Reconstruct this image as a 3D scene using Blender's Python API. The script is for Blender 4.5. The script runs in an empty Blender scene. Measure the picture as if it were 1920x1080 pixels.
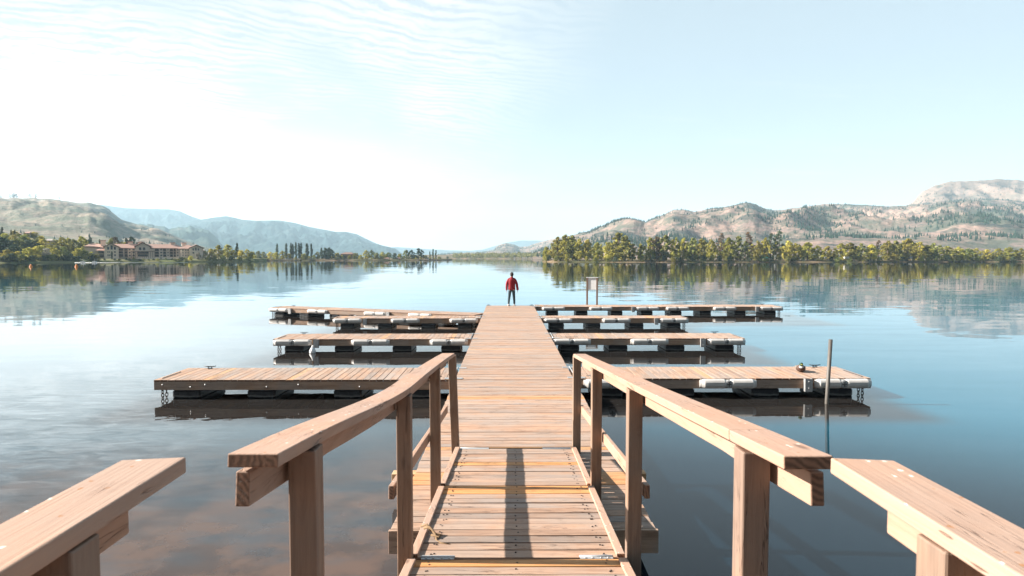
import bpy, bmesh, math, random
from mathutils import Vector, Matrix, noise
R = math.radians
random.seed(7)
S = bpy.context.scene
COL = S.collection

# ------------------------------------------------------------------ camera
CAMZ = 2.9
FPX = 1200.0
PITCH, YAW = 2.74, -0.43
cam_d = bpy.data.cameras.new('camera')
cam = bpy.data.objects.new('camera', cam_d)
COL.objects.link(cam)
cam.location = (0, 0, CAMZ)
cam.rotation_euler = (R(90 - PITCH), 0, R(YAW))
cam_d.sensor_width = 36.0
cam_d.lens = 36.0 * FPX / 1920.0
cam_d.clip_start = 0.05
cam_d.clip_end = 40000
cam_d.dof.use_dof = True
cam_d.dof.focus_distance = 9.0
cam_d.dof.aperture_fstop = 6.3
S.camera = cam

# ------------------------------------------------------------------ sun and sky
SUN_EL, SUN_FWD = 29.0, 3.0          # elevation; degrees in front of due left
sd = Vector((-math.cos(R(SUN_EL)) * math.cos(R(SUN_FWD)), math.cos(R(SUN_EL)) * math.sin(R(SUN_FWD)), math.sin(R(SUN_EL))))
sun_d = bpy.data.lights.new('sun', 'SUN')
sun_d.energy = 5.0
sun_d.angle = R(0.5)
sun_d.color = (1.0, 0.93, 0.84)
sun = bpy.data.objects.new('sun', sun_d)
COL.objects.link(sun)
sun.rotation_euler = sd.to_track_quat('Z', 'Y').to_euler()

world = bpy.data.worlds.new('World')
S.world = world
world.use_nodes = True

class NT:
    """tiny node helper"""
    def __init__(s, tree): s.t = tree; s.L = tree.links
    def n(s, typ, **kw):
        nd = s.t.nodes.new(typ)
        for k, v in kw.items():
            if k.startswith('i_'):
                key = k[2:]
                key = int(key) if key.isdigit() else key.replace('_', ' ')
                s.set(nd.inputs[key], v)
            else: setattr(nd, k, v)
        return nd
    def set(s, inp, v):
        if isinstance(v, bpy.types.NodeSocket): s.L.new(v, inp)
        elif isinstance(v, bpy.types.Node): s.L.new(v.outputs[0], inp)
        else: inp.default_value = v
    def m(s, op, a, b=None, c=None, clamp=False):
        nd = s.t.nodes.new('ShaderNodeMath'); nd.operation = op; nd.use_clamp = clamp
        for i, v in enumerate((a, b, c)):
            if v is not None: s.set(nd.inputs[i], v)
        return nd.outputs[0]
    def vm(s, op, a, b=None):
        nd = s.t.nodes.new('ShaderNodeVectorMath'); nd.operation = op
        s.set(nd.inputs[0], a)
        if b is not None:
            if op == 'SCALE': s.set(nd.inputs['Scale'], b)
            else: s.set(nd.inputs[1], b)
        return nd.outputs[0]
    def mix(s, f, a, b, blend='MIX'):
        nd = s.t.nodes.new('ShaderNodeMix'); nd.data_type = 'RGBA'; nd.blend_type = blend
        s.set(nd.inputs[0], f); s.set(nd.inputs[6], a); s.set(nd.inputs[7], b)
        return nd.outputs[2]
    def ss(s, v, a, b, lo=0.0, hi=1.0):
        nd = s.t.nodes.new('ShaderNodeMapRange'); nd.interpolation_type = 'SMOOTHSTEP'
        s.set(nd.inputs[0], v); s.set(nd.inputs[1], a); s.set(nd.inputs[2], b); s.set(nd.inputs[3], lo); s.set(nd.inputs[4], hi)
        return nd.outputs[0]
    def noise(s, vec, scale, detail=3.0, rough=0.5, dist=0.0, col=False):
        nd = s.t.nodes.new('ShaderNodeTexNoise')
        s.set(nd.inputs['Vector'], vec); nd.inputs['Scale'].default_value = scale
        nd.inputs['Detail'].default_value = detail; nd.inputs['Roughness'].default_value = rough
        nd.inputs['Distortion'].default_value = dist
        return nd.outputs[1] if col else nd.outputs[0]
    def scale(s, vec, xyz, loc=(0, 0, 0), rot=(0, 0, 0)):
        nd = s.t.nodes.new('ShaderNodeMapping'); s.set(nd.inputs[0], vec)
        nd.inputs['Scale'].default_value = xyz; nd.inputs['Location'].default_value = loc; nd.inputs['Rotation'].default_value = rot
        return nd.outputs[0]

def c4(c): return (c[0], c[1], c[2], 1.0)

SKY_STR = 0.05
def build_world():
    t = world.node_tree
    t.nodes.clear(); N = NT(t)
    sky = N.n('ShaderNodeTexSky', sky_type='NISHITA')
    sky.sun_disc = False
    sky.sun_elevation = R(SUN_EL)
    sky.sun_rotation = math.atan2(sd.x, sd.y)
    sky.air_density = 1.0; sky.dust_density = 2.2; sky.ozone_density = 1.0
    tc = N.n('ShaderNodeTexCoord')
    d = tc.outputs['Generated']
    sep = N.n('ShaderNodeSeparateXYZ', i_0=d)
    x, y, z = sep.outputs
    zz = N.m('ADD', N.m('MAXIMUM', z, 0.0), 0.09)
    u = N.m('DIVIDE', x, zz); v = N.m('DIVIDE', y, zz)
    comb = N.n('ShaderNodeCombineXYZ'); N.set(comb.inputs[0], u); N.set(comb.inputs[1], v)
    P = comb.outputs[0]
    # thin air near the horizon is milky
    hz = N.ss(z, 0.0, 0.42, 0.85, 0.78)
    base = N.mix(hz, N.vm('SCALE', sky.outputs[0], 0.7), (4.25, 5.0, 5.55, 1))
    base = N.mix(N.ss(z, 0.0, 0.22, 0.75, 0.0), base, (5.05, 5.35, 5.45, 1))
    # sheet of high cloud over the left half of the sky
    az = N.m('DIVIDE', x, N.m('ADD', N.m('ABSOLUTE', y), 0.3))
    warp = N.noise(N.scale(P, (0.35, 0.22, 1)), 1.0, 5, 0.55)
    edge = N.m('ADD', az, N.m('MULTIPLY', N.m('SUBTRACT', warp, 0.5), 0.75))
    sheet = N.ss(edge, -0.17, 0.13, 1.0, 0.0)
    # rippled cirrus: long thin rolls
    rp = N.scale(P, (1.0, 1.0, 1.0), rot=(0, 0, R(-24)))
    dist = N.noise(N.scale(P, (0.9, 0.9, 1)), 1.1, 4, 0.55, col=True)
    rp2 = N.vm('ADD', rp, N.vm('SCALE', N.vm('SUBTRACT', dist, (0.5, 0.5, 0.5)), 0.55))
    wv = N.n('ShaderNodeTexWave', wave_type='BANDS', bands_direction='Y', wave_profile='SIN')
    N.set(wv.inputs['Vector'], rp2); wv.inputs['Scale'].default_value = 5.2; wv.inputs['Distortion'].default_value = 5.0
    wv.inputs['Detail'].default_value = 4; wv.inputs['Detail Scale'].default_value = 2.2; wv.inputs['Detail Roughness'].default_value = 0.62
    streak = N.noise(N.scale(rp2, (2.6, 8.0, 1)), 1.6, 7, 0.66)
    rip = N.m('ADD', N.m('MULTIPLY', wv.outputs[0], 0.26), N.m('MULTIPLY', streak, 1.12))
    patch = N.ss(N.noise(N.scale(P, (0.8, 0.7, 1), loc=(3.1, 1.2, 0)), 1.0, 4, 0.6), 0.30, 0.54)
    ripm = N.ss(rip, 0.42, 0.86)
    low = N.ss(z, 0.06, 0.27, 1.0, 0.0)
    dens = N.m('ADD', N.m('MULTIPLY', N.m('MULTIPLY', ripm, patch), 0.80), 0.26)
    dens = N.m('MAXIMUM', dens, N.m('MULTIPLY', low, 0.92))
    cl = N.m('MULTIPLY', dens, sheet, clamp=True)
    # stray wisps right
    wn = N.noise(N.scale(P, (0.55, 2.6, 1), loc=(1.7, 4.4, 0), rot=(0, 0, R(12))), 1.0, 6, 0.62)
    wisp = N.m('MULTIPLY', N.ss(wn, 0.56, 0.82), 0.42)
    cl = N.m('MAXIMUM', cl, wisp)
    # overhead, out of the picture: deeper blue with broken cloud
    up = N.ss(z, 0.40, 0.72)
    base = N.mix(N.m('MULTIPLY', up, 0.85), base, (1.3, 2.5, 3.8, 1))
    blot = N.ss(N.noise(N.scale(P, (2.6, 2.6, 1)), 1.0, 6, 0.6), 0.42, 0.60)
    cl = N.m('MULTIPLY', cl, N.m('SUBTRACT', 1.0, N.m('MULTIPLY', N.ss(z, 0.36, 0.5), N.m('SUBTRACT', 1.0, blot))))
    glow = N.m('ADD', 1.0, N.m('MULTIPLY', N.m('MULTIPLY', N.ss(z, 0.10, 0.30, 1.0, 0.0), N.ss(az, -0.50, -0.02, 1.0, 0.0)), 1.7))
    col = N.mix(cl, base, N.vm('SCALE', (6.45, 6.45, 6.4), glow))
    # unseen sky behind the camera, darkened to cut fill on camera-facing sides
    col = N.vm('SCALE', col, N.ss(y, -0.35, 0.30, 0.32, 0.86))
    bg = N.n('ShaderNodeBackground'); N.set(bg.inputs[0], col); bg.inputs[1].default_value = SKY_STR
    out = N.n('ShaderNodeOutputWorld'); N.L.new(bg.outputs[0], out.inputs[0])
build_world()

S.view_settings.view_transform = 'Standard'
S.view_settings.look = 'None'
S.view_settings.gamma = 1
S.view_settings.use_curve_mapping = False
S.view_settings.exposure = 1.85
S.cycles.max_bounces = 6
S.cycles.volume_bounces = 1

# ------------------------------------------------------------------ measuring: pixel of the 1920x1080 photo -> point
CR = cam.rotation_euler.to_matrix()
def ray(px, py):
    return CR @ Vector(((px - 960) / FPX, -(py - 540) / FPX, -1.0))
def G(px, py, z=0.0):
    r = ray(px, py); k = (z - CAMZ) / r.z
    return Vector((r.x * k, r.y * k, z))
def AY(px, py, Y):
    r = ray(px, py); k = Y / r.y
    return Vector((r.x * k, Y, CAMZ + r.z * k))

# ------------------------------------------------------------------ object helpers
def tag(o, label=None, cat=None, group=None, kind=None):
    if label: o['label'] = label
    if cat: o['category'] = cat
    if group: o['group'] = group
    if kind: o['kind'] = kind
    return o
def thing(name, label, cat, loc=(0, 0, 0), rz=0.0, group=None):
    o = bpy.data.objects.new(name, None); COL.objects.link(o)
    o.location = loc; o.rotation_euler = (0, 0, rz); o.empty_display_size = 0.2
    return tag(o, label, cat, group)
def copy_tree(o, parent=None):
    c = o.copy(); COL.objects.link(c); c.parent = parent
    for ch in [q for q in KIDS.get(o.name, [])]:
        d = copy_tree(ch, c)
        KIDS.setdefault(c.name, []).append(d)
    return c
KIDS = {}

class MB:
    def __init__(s): s.v = []; s.f = []; s.t = []; s.sm = []
    def add(s, vs, fs, tint=(1, 1, 1), smooth=False):
        b = len(s.v); s.v += [tuple(v) for v in vs]
        for f in fs:
            s.f.append(tuple(b + i for i in f)); s.t.append(tint); s.sm.append(smooth)
        return s
    def box(s, c, sz, rot=None, tint=(1, 1, 1)):
        c = Vector(c); h = Vector(sz) / 2; vs = []
        for dx in (-1, 1):
            for dy in (-1, 1):
                for dz in (-1, 1):
                    p = Vector((dx * h.x, dy * h.y, dz * h.z))
                    if rot is not None: p = rot @ p
                    vs.append(c + p)
        return s.add(vs, [(0, 1, 3, 2), (4, 6, 7, 5), (0, 4, 5, 1), (2, 3, 7, 6), (0, 2, 6, 4), (1, 5, 7, 3)], tint)
    def bx(s, x0, x1, y0, y1, z0, z1, tint=(1, 1, 1)):
        return s.box(((x0 + x1) / 2, (y0 + y1) / 2, (z0 + z1) / 2), (x1 - x0, y1 - y0, z1 - z0), None, tint)
    def beam(s, p0, p1, w, h, tint=(1, 1, 1), up=Vector((0, 0, 1))):
        """box whose long axis runs p0->p1, w across, h along up; p0,p1 on its centre line"""
        p0 = Vector(p0); p1 = Vector(p1); d = (p1 - p0); L = d.length; d.normalize()
        x = d.cross(up).normalized(); z = x.cross(d).normalized()
        m = Matrix((x, d, z)).transposed()
        return s.box((p0 + p1) / 2, (w, L, h), m, tint)
    def path(s, pts, w, h, tint=(1, 1, 1)):
        """bent board through pts"""
        pts = [Vector(p) for p in pts]; vs = []; fs = []
        for i, p in enumerate(pts):
            d = (pts[min(i + 1, len(pts) - 1)] - pts[max(i - 1, 0)]).normalized()
            x = d.cross(Vector((0, 0, 1))).normalized(); z = x.cross(d).normalized()
            for a, b in ((-1, -1), (1, -1), (1, 1), (-1, 1)): vs.append(p + x * (a * w / 2) + z * (b * h / 2))
        for i in range(len(pts) - 1):
            for k in range(4):
                a = i * 4 + k; b = i * 4 + (k + 1) % 4
                fs.append((a, b, b + 4, a + 4))
        fs.append((3, 2, 1, 0)); e = (len(pts) - 1) * 4; fs.append((e, e + 1, e + 2, e + 3))
        return s.add(vs, fs, tint)
    def loft(s, rings, tint=(1, 1, 1), smooth=True, cap=True, close=True):
        n = len(rings[0]); vs = [p for r in rings for p in r]; fs = []
        for i in range(len(rings) - 1):
            for k in range(n if close else n - 1):
                a = i * n + k; b = i * n + (k + 1) % n
                fs.append((a, b, b + n, a + n))
        if cap:
            fs.append(tuple(range(n - 1, -1, -1))); e = (len(rings) - 1) * n; fs.append(tuple(range(e, e + n)))
        return s.add(vs, fs, tint, smooth)
    def tube(s, pts, r, n=8, tint=(1, 1, 1), smooth=True):
        pts = [Vector(p) for p in pts]; rings = []
        rr = r if isinstance(r, (list, tuple)) else [r] * len(pts)
        x = None
        for i, p in enumerate(pts):
            d = (pts[min(i + 1, len(pts) - 1)] - pts[max(i - 1, 0)]).normalized()
            if x is None:
                ref = Vector((0, 0, 1)) if abs(d.z) < 0.9 else Vector((1, 0, 0))
                x = d.cross(ref).normalized()
            else: x = (x - d * x.dot(d)).normalized()
            y = d.cross(x).normalized()
            rings.append([p + (x * math.cos(2 * math.pi * k / n) + y * math.sin(2 * math.pi * k / n)) * rr[i] for k in range(n)])
        return s.loft(rings, tint, smooth)
    def torus(s, c, R1, r, ax, n=12, m=6, sx=1.0, sy=1.0, tint=(1, 1, 1)):
        c = Vector(c); q = Vector((0, 0, 1)).rotation_difference(Vector(ax)).to_matrix(); vs = []; fs = []
        for i in range(n):
            a = 2 * math.pi * i / n
            for k in range(m):
                b = 2 * math.pi * k / m
                p = Vector((math.cos(a) * (R1 * sx + r * math.cos(b)), math.sin(a) * (R1 * sy + r * math.cos(b)), r * math.sin(b)))
                vs.append(c + q @ p)
        for i in range(n):
            for k in range(m):
                fs.append((i * m + k, ((i + 1) % n) * m + k, ((i + 1) % n) * m + (k + 1) % m, i * m + (k + 1) % m))
        return s.add(vs, fs, tint, True)
    def ell(s, c, r, n=14, m=9, tint=(1, 1, 1), rot=None):
        c = Vector(c); rings = []
        for j in range(1, m):
            a = math.pi * j / m
            ring = []
            for k in range(n):
                b = 2 * math.pi * k / n
                p = Vector((r[0] * math.sin(a) * math.cos(b), r[1] * math.sin(a) * math.sin(b), r[2] * math.cos(a)))
                if rot is not None: p = rot @ p
                ring.append(c + p)
            rings.append(ring)
        return s.loft(rings, tint, True)
    def mesh(s, name, mat):
        me = bpy.data.meshes.new(name)
        me.from_pydata(s.v, [], s.f)
        ca = me.color_attributes.new('tint', 'FLOAT_COLOR', 'CORNER')
        buf = []
        for f, t in zip(s.f, s.t): buf += [t[0], t[1], t[2], 1.0] * len(f)
        ca.data.foreach_set('color', buf)
        me.polygons.foreach_set('use_smooth', s.sm)
        for m_ in (mat if isinstance(mat, list) else [mat]): me.materials.append(m_)
        me.update()
        return me
    def build(s, name, mat, parent=None, bevel=0.0, loc=(0, 0, 0), seg=2, **tags):
        o = bpy.data.objects.new(name, s.mesh(name, mat)); COL.objects.link(o)
        o.location = loc
        if parent is not None:
            o.parent = parent; KIDS.setdefault(parent.name, []).append(o)
        if bevel:
            b = o.modifiers.new('bevel', 'BEVEL'); b.width = bevel; b.segments = seg; b.limit_method = 'ANGLE'; b.angle_limit = R(40)
            b.harden_normals = False
        return tag(o, **tags) if tags else o

# ------------------------------------------------------------------ materials
def mat(name):
    m = bpy.data.materials.new(name); m.use_nodes = True
    t = m.node_tree; b = t.nodes['Principled BSDF']
    return m, NT(t), b
def tint_of(N):
    a = N.n('ShaderNodeAttribute'); a.attribute_name = 'tint'
    return a.outputs['Color']

def simple(name, col, rough=0.6, metal=0.0, var=0.12, sc=8.0, spec=0.5, bump=0.0, plain=False):
    m, N, b = mat(name)
    tc = N.n('ShaderNodeTexCoord').outputs['Object']
    n1 = N.noise(tc, sc, 5, 0.6)
    f = N.m('ADD', N.m('MULTIPLY', N.m('SUBTRACT', n1, 0.5), var * 4), 1.0)
    c = N.mix(1.0, c4(col), (1, 1, 1, 1) if plain else tint_of(N), 'MULTIPLY')
    c = N.vm('SCALE', c, f)
    N.set(b.inputs['Base Color'], c)
    N.set(b.inputs['Roughness'], N.m('ADD', N.m('MULTIPLY', n1, 0.2), rough - 0.1))
    b.inputs['Metallic'].default_value = metal
    b.inputs['Specular IOR Level'].default_value = spec
    if bump:
        bp = N.n('ShaderNodeBump'); bp.inputs['Strength'].default_value = 0.5; bp.inputs['Distance'].default_value = bump
        N.set(bp.inputs['Height'], n1); N.L.new(bp.outputs[0], b.inputs['Normal'])
    return m

def wood(name, col, dark, axis, grain=1.0, knots=0.5, rough=0.75, fleck=0.0, vary=1.0):
    """axis: direction the grain runs (0,1,2)"""
    m, N, b = mat(name)
    tc = N.n('ShaderNodeTexCoord').outputs['Object']
    oi = N.n('ShaderNodeObjectInfo').outputs['Random']
    off = N.m('MULTIPLY', oi, 37.0)
    tint = tint_of(N)
    # each board slides the pattern by its own tint so that neighbours never share their grain
    lum = N.m('MULTIPLY', N.n('ShaderNodeSeparateColor', i_0=tint).outputs[1], 91.0)
    cb = N.n('ShaderNodeCombineXYZ'); 
    for i in range(3): N.set(cb.inputs[i], N.m('ADD', off, lum) if i == axis else off)
    p = N.vm('ADD', tc, cb.outputs[0])
    sc = [15.0, 15.0, 15.0]; sc[axis] = 1.1
    g1 = N.noise(N.scale(p, sc), 1.0, 6, 0.66, 1.3)
    sc2 = [95.0, 95.0, 95.0]; sc2[axis] = 3.0
    g2 = N.noise(N.scale(p, sc2), 1.0, 3, 0.6)
    big = N.noise(p, 1.3, 4, 0.6)
    mid = N.noise(p, 9.0, 4, 0.6)
    f = N.m('ADD', N.m('MULTIPLY', g1, 0.78), N.m('MULTIPLY', g2, 0.22))
    f = N.ss(f, 0.38, 0.70)
    f = N.m('MULTIPLY', f, grain, clamp=True)
    c = N.mix(f, c4(col), c4(dark))
    # weathering patches
    w = N.ss(big, 0.40, 0.60)
    grey = sum(col) / 3
    c = N.mix(N.m('MULTIPLY', w, 0.42 * vary), c, (grey * 0.92, grey * 0.86, grey * 0.80, 1))
    c = N.mix(N.m('MULTIPLY', N.ss(mid, 0.58, 0.75), 0.35 * vary), c, (dark[0] * 0.8, dark[1] * 0.8, dark[2] * 0.8, 1))
    crs = [9.0, 9.0, 9.0]; crs[axis] = 0.55
    cr = N.m('ABSOLUTE', N.m('SUBTRACT', N.noise(N.scale(p, crs, loc=(3, 5, 7)), 1.0, 4, 0.7, 0.8), 0.5))
    crk = N.m('MULTIPLY', N.ss(cr, 0.0, 0.012, 1.0, 0.0), N.ss(N.noise(p, 2.2, 3, .5), 0.50, 0.62))
    c = N.mix(N.m('MULTIPLY', crk, 0.75), c, (dark[0] * .3, dark[1] * .28, dark[2] * .26, 1))
    ksc = [7.0, 7.0, 7.0]; ksc[axis] = 2.2
    vo = N.n('ShaderNodeTexVoronoi'); N.set(vo.inputs['Vector'], N.scale(p, ksc)); vo.inputs['Scale'].default_value = 1.0
    kn = N.ss(vo.outputs['Distance'], 0.05, 0.16, 1.0, 0.0)
    kr = N.ss(N.n('ShaderNodeSeparateColor', i_0=vo.outputs['Color']).outputs[0], 0.72, 0.78)
    kn = N.m('MULTIPLY', N.m('MULTIPLY', kn, kr), knots)
    c = N.mix(kn, c, (dark[0] * 0.35, dark[1] * 0.3, dark[2] * 0.28, 1))
    if fleck:
        v2 = N.n('ShaderNodeTexVoronoi'); v2.voronoi_dimensions = '2D'; N.set(v2.inputs['Vector'], N.vm('ADD', N.scale(p, (1, .8, 1)), N.vm('SCALE', N.vm('SUBTRACT', N.noise(p, 60, 3, .6, col=True), (.5, .5, .5)), .02))); v2.inputs['Scale'].default_value = 24.0
        fl = N.m('MULTIPLY', N.ss(v2.outputs['Distance'], 0.08, 0.15, 1.0, 0.0), N.ss(N.n('ShaderNodeSeparateXYZ', i_0=N.n('ShaderNodeTexCoord').outputs['Normal']).outputs[2], 0.8, 0.9))
        sel = N.n('ShaderNodeSeparateColor', i_0=v2.outputs['Color'])
        c = N.mix(N.m('MULTIPLY', N.m('MULTIPLY', fl, N.ss(sel.outputs[0], 0.86, 0.88)), fleck), c, (0.68, 0.62, 0.56, 1))
        c = N.mix(N.m('MULTIPLY', N.m('MULTIPLY', fl, N.ss(sel.outputs[1], 0.80, 0.82)), fleck), c, (0.30, 0.14, 0.06, 1))
    c = N.mix(1.0, c, tint, 'MULTIPLY')
    # sawn ends: darker, with growth rings
    on = N.n('ShaderNodeSeparateXYZ', i_0=N.n('ShaderNodeTexCoord').outputs['Normal']).outputs[axis]
    end = N.ss(N.m('ABSOLUTE', on), 0.88, 0.95)
    rs = [1.0, 1.0, 1.0]; rs[axis] = 0.0
    wv = N.n('ShaderNodeTexWave', wave_type='RINGS', rings_direction='SPHERICAL')
    N.set(wv.inputs['Vector'], N.scale(N.vm('FRACTION', N.vm('SCALE', p, 1.0)), rs)); wv.inputs['Scale'].default_value = 15; wv.inputs['Distortion'].default_value = 6.0; wv.inputs['Detail'].default_value = 3
    ec = N.mix(N.m('MULTIPLY', wv.outputs[0], 0.8), (dark[0] * .45, dark[1] * .42, dark[2] * .40, 1), (dark[0] * 1.0, dark[1] * .92, dark[2] * .85, 1))
    c = N.mix(end, c, ec)
    N.set(b.inputs['Base Color'], c)
    N.set(b.inputs['Roughness'], N.m('ADD', N.m('MULTIPLY', g1, 0.25), rough - 0.12))
    b.inputs['Specular IOR Level'].default_value = 0.3
    bp = N.n('ShaderNodeBump'); bp.inputs['Strength'].default_value = 0.6; bp.inputs['Distance'].default_value = 0.003
    h = N.m('ADD', N.m('MULTIPLY', N.m('ADD', g1, g2), -1.0), N.m('MULTIPLY', N.m('ADD', kn, crk), -2.0))
    N.set(bp.inputs['Height'], h); N.L.new(bp.outputs[0], b.inputs['Normal'])
    return m

M = {}
DECK, DECKD = (0.405, 0.264, 0.188), (0.235, 0.142, 0.096)
M['deck_x'] = wood('deck_wood_across', DECK, DECKD, 0)
M['deck_y'] = wood('deck_wood_along', DECK, DECKD, 1)
M['frame_x'] = wood('frame_wood_x', (0.40, 0.262, 0.182), (0.23, 0.142, 0.096), 0)
M['frame_y'] = wood('frame_wood_y', (0.40, 0.262, 0.182), (0.23, 0.142, 0.096), 1)
RAIL, RAILD = (0.385, 0.242, 0.172), (0.29, 0.170, 0.116)
M['rail_y'] = wood('rail_wood_along', RAIL, RAILD, 1, grain=0.55, knots=0.6, fleck=0.9, vary=0.6)
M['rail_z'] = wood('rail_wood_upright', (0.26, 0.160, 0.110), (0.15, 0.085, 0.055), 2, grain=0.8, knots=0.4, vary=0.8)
M['endgrain'] = None
M['steel'] = simple('galvanised_steel', (0.42, 0.42, 0.42), 0.5, 0.5, 0.10, 30)
M['rust'] = simple('rusty_chain', (0.055, 0.04, 0.035), 0.7, 0.3, 0.2, 40)
M['fender'] = simple('white_vinyl', (0.50, 0.475, 0.45), 0.45, 0, 0.16, 5)
M['dark'] = simple('dark_plastic', (0.03, 0.03, 0.035), 0.5, 0, 0.1, 20)
M['pole'] = simple('dull_pole', (0.10, 0.09, 0.08), 0.6, 0.2, 0.25, 12)
M['white'] = simple('white_paint', (0.80, 0.80, 0.80), 0.5, 0, 0.05, 6)
M['tinted'] = simple('painted', (.72, .72, .72), 0.6, 0, 0.05, 3)
M['rope'] = simple('rope_fibre', (0.20, 0.125, 0.065), 0.9, 0, 0.25, 120)

def m_float():
    m, N, b = mat('float_plastic')
    tc = N.n('ShaderNodeTexCoord').outputs['Object']
    z = N.n('ShaderNodeSeparateXYZ', i_0=tc).outputs[2]
    n1 = N.noise(N.scale(tc, (6, 6, 20)), 1.0, 5, 0.65)
    zz = N.m('ADD', z, N.m('MULTIPLY', N.m('SUBTRACT', n1, 0.5), 0.10))
    band = N.m('MULTIPLY', N.ss(zz, 0.012, 0.03), N.ss(zz, 0.04, 0.075, 1.0, 0.0))
    blot = N.ss(N.noise(N.scale(tc, (5, 5, 14)), 1.6, 6, 0.7), 0.55, 0.75)
    c = N.mix(N.m('MULTIPLY', N.m('MAXIMUM', band, N.m('MULTIPLY', blot, 0.14)), 0.6), (0.008, 0.011, 0.016, 1), (0.20, 0.20, 0.19, 1))
    N.set(b.inputs['Base Color'], c); b.inputs['Roughness'].default_value = 0.45
    return m
M['float'] = m_float()

def m_water():
    m, N, b = mat('lake_water')
    geo = N.n('ShaderNodeNewGeometry').outputs['Position']
    sep = N.n('ShaderNodeSeparateXYZ', i_0=geo)
    x, y = sep.outputs[0], sep.outputs[1]
    # breeze patches
    pt = N.noise(N.scale(geo, (0.010, 0.028, 1)), 1.0, 4, 0.55)
    patch = N.ss(pt, 0.40, 0.66, 0.55, 1.6)
    farc = N.ss(y, 60.0, 330.0, 1.0, 0.55)
    w0 = N.noise(N.scale(geo, (0.05, 0.14, 1)), 1.0, 2, 0.5, col=True)          # long swell
    w1 = N.noise(N.scale(geo, (0.30, 0.95, 1), rot=(0, 0, R(6))), 1.0, 3, 0.5, 0.4, col=True)   # wavelets
    w2 = N.noise(N.scale(geo, (1.3, 3.6, 1), rot=(0, 0, R(-14))), 1.0, 3, 0.55, 1.0, col=True)
    h = (0.5, 0.5, 0.5)
    v0 = N.vm('SCALE', N.vm('SUBTRACT', w0, h), 0.010)
    v1 = N.vm('SCALE', N.vm('SUBTRACT', w1, h), 0.030)
    # livelier water left of the walkway close by
    leftc = N.m('MULTIPLY', N.ss(x, -9.0, 0.5, 1.0, 0.0), N.ss(y, 7.0, 17.0, 1.0, 0.0))
    leftc = N.m('ADD', N.m('MULTIPLY', leftc, 0.22), 0.008)
    v2 = N.vm('SCALE', N.vm('SUBTRACT', w2, h), N.m('MULTIPLY', leftc, farc))
    s = N.vm('ADD', N.vm('ADD', v0, N.vm('SCALE', v1, N.m('MULTIPLY', patch, farc))), v2)
    s = N.vm('MULTIPLY', s, (0.6, 1.0, 0.0))
    nrm = N.vm('NORMALIZE', N.vm('ADD', s, (0, 0, 1)))
    N.L.new(nrm, b.inputs['Normal'])
    # brown shallows left of the walkway, blue depth right
    k = N.m('ADD', x, N.m('MULTIPLY', N.m('SUBTRACT', N.noise(geo, 0.35, 4, 0.6), 0.5), 3.0))
    sh = N.m('MULTIPLY', N.ss(k, -1.5, 1.6, 1.0, 0.0), N.ss(y, 6.0, 11.5, 1.0, 0.0))
    bed = N.noise(geo, 1.4, 5, 0.6)
    brown = N.mix(N.ss(bed, 0.42, 0.62), (0.085, 0.050, 0.034, 1), (0.045, 0.029, 0.022, 1))
    near = N.ss(N.m('ADD', y, N.m('MULTIPLY', N.m('ABSOLUTE', x), 0.55)), 9.5, 17.5)
    blue = N.mix(near, (0.002, 0.008, 0.014, 1), (0.002, 0.092, 0.145, 1))
    blue = N.mix(N.ss(y, 35.0, 120.0), blue, (0.006, 0.011, 0.012, 1))
    pale = N.m('MULTIPLY', N.ss(N.m('ADD', x, N.m('MULTIPLY', N.noise(geo, 0.2, 3, .5), 4.0)), -2.5, 2.0, 1.0, 0.0), N.m('MULTIPLY', N.ss(y, 7.5, 11.0), N.ss(y, 22.0, 45.0, 1.0, 0.0)))  # sky reflection partly painted into the base colour as a paler zone
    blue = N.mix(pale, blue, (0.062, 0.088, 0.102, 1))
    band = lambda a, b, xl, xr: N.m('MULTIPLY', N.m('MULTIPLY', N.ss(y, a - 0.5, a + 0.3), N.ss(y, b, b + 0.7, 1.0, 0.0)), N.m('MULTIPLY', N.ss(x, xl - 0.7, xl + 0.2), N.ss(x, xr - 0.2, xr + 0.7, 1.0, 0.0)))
    dock_refl = N.m('MAXIMUM', N.m('MAXIMUM', band(11.2, 13.6, -7.2, 7.5), band(17.1, 20.2, -7.1, 7.4)), N.m('MAXIMUM', band(22.9, 27.0, -7.2, 7.4), band(27.0, 33.4, -12.0, 14.2)))  # dark reflections of the docks painted into the water colour as strips
    blue = N.mix(dock_refl, blue, (0.018, 0.016, 0.015, 1))
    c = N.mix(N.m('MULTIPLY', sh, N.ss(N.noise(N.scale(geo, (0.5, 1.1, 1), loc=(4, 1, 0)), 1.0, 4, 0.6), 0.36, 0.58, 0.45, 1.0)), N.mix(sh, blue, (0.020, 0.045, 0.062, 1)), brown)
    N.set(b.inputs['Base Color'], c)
    b.inputs['Roughness'].default_value = 0.02
    b.inputs['IOR'].default_value = 1.38
    b.inputs['Specular IOR Level'].default_value = 0.5
    return m
M['water'] = m_water()
# ------------------------------------------------------------------ lake
wb = MB(); XS = 9300
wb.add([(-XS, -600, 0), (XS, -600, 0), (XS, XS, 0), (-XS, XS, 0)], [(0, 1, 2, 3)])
wb.build('water', M['water'], kind='structure', label='calm blue lake reflecting trees, hills and sky')

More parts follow.
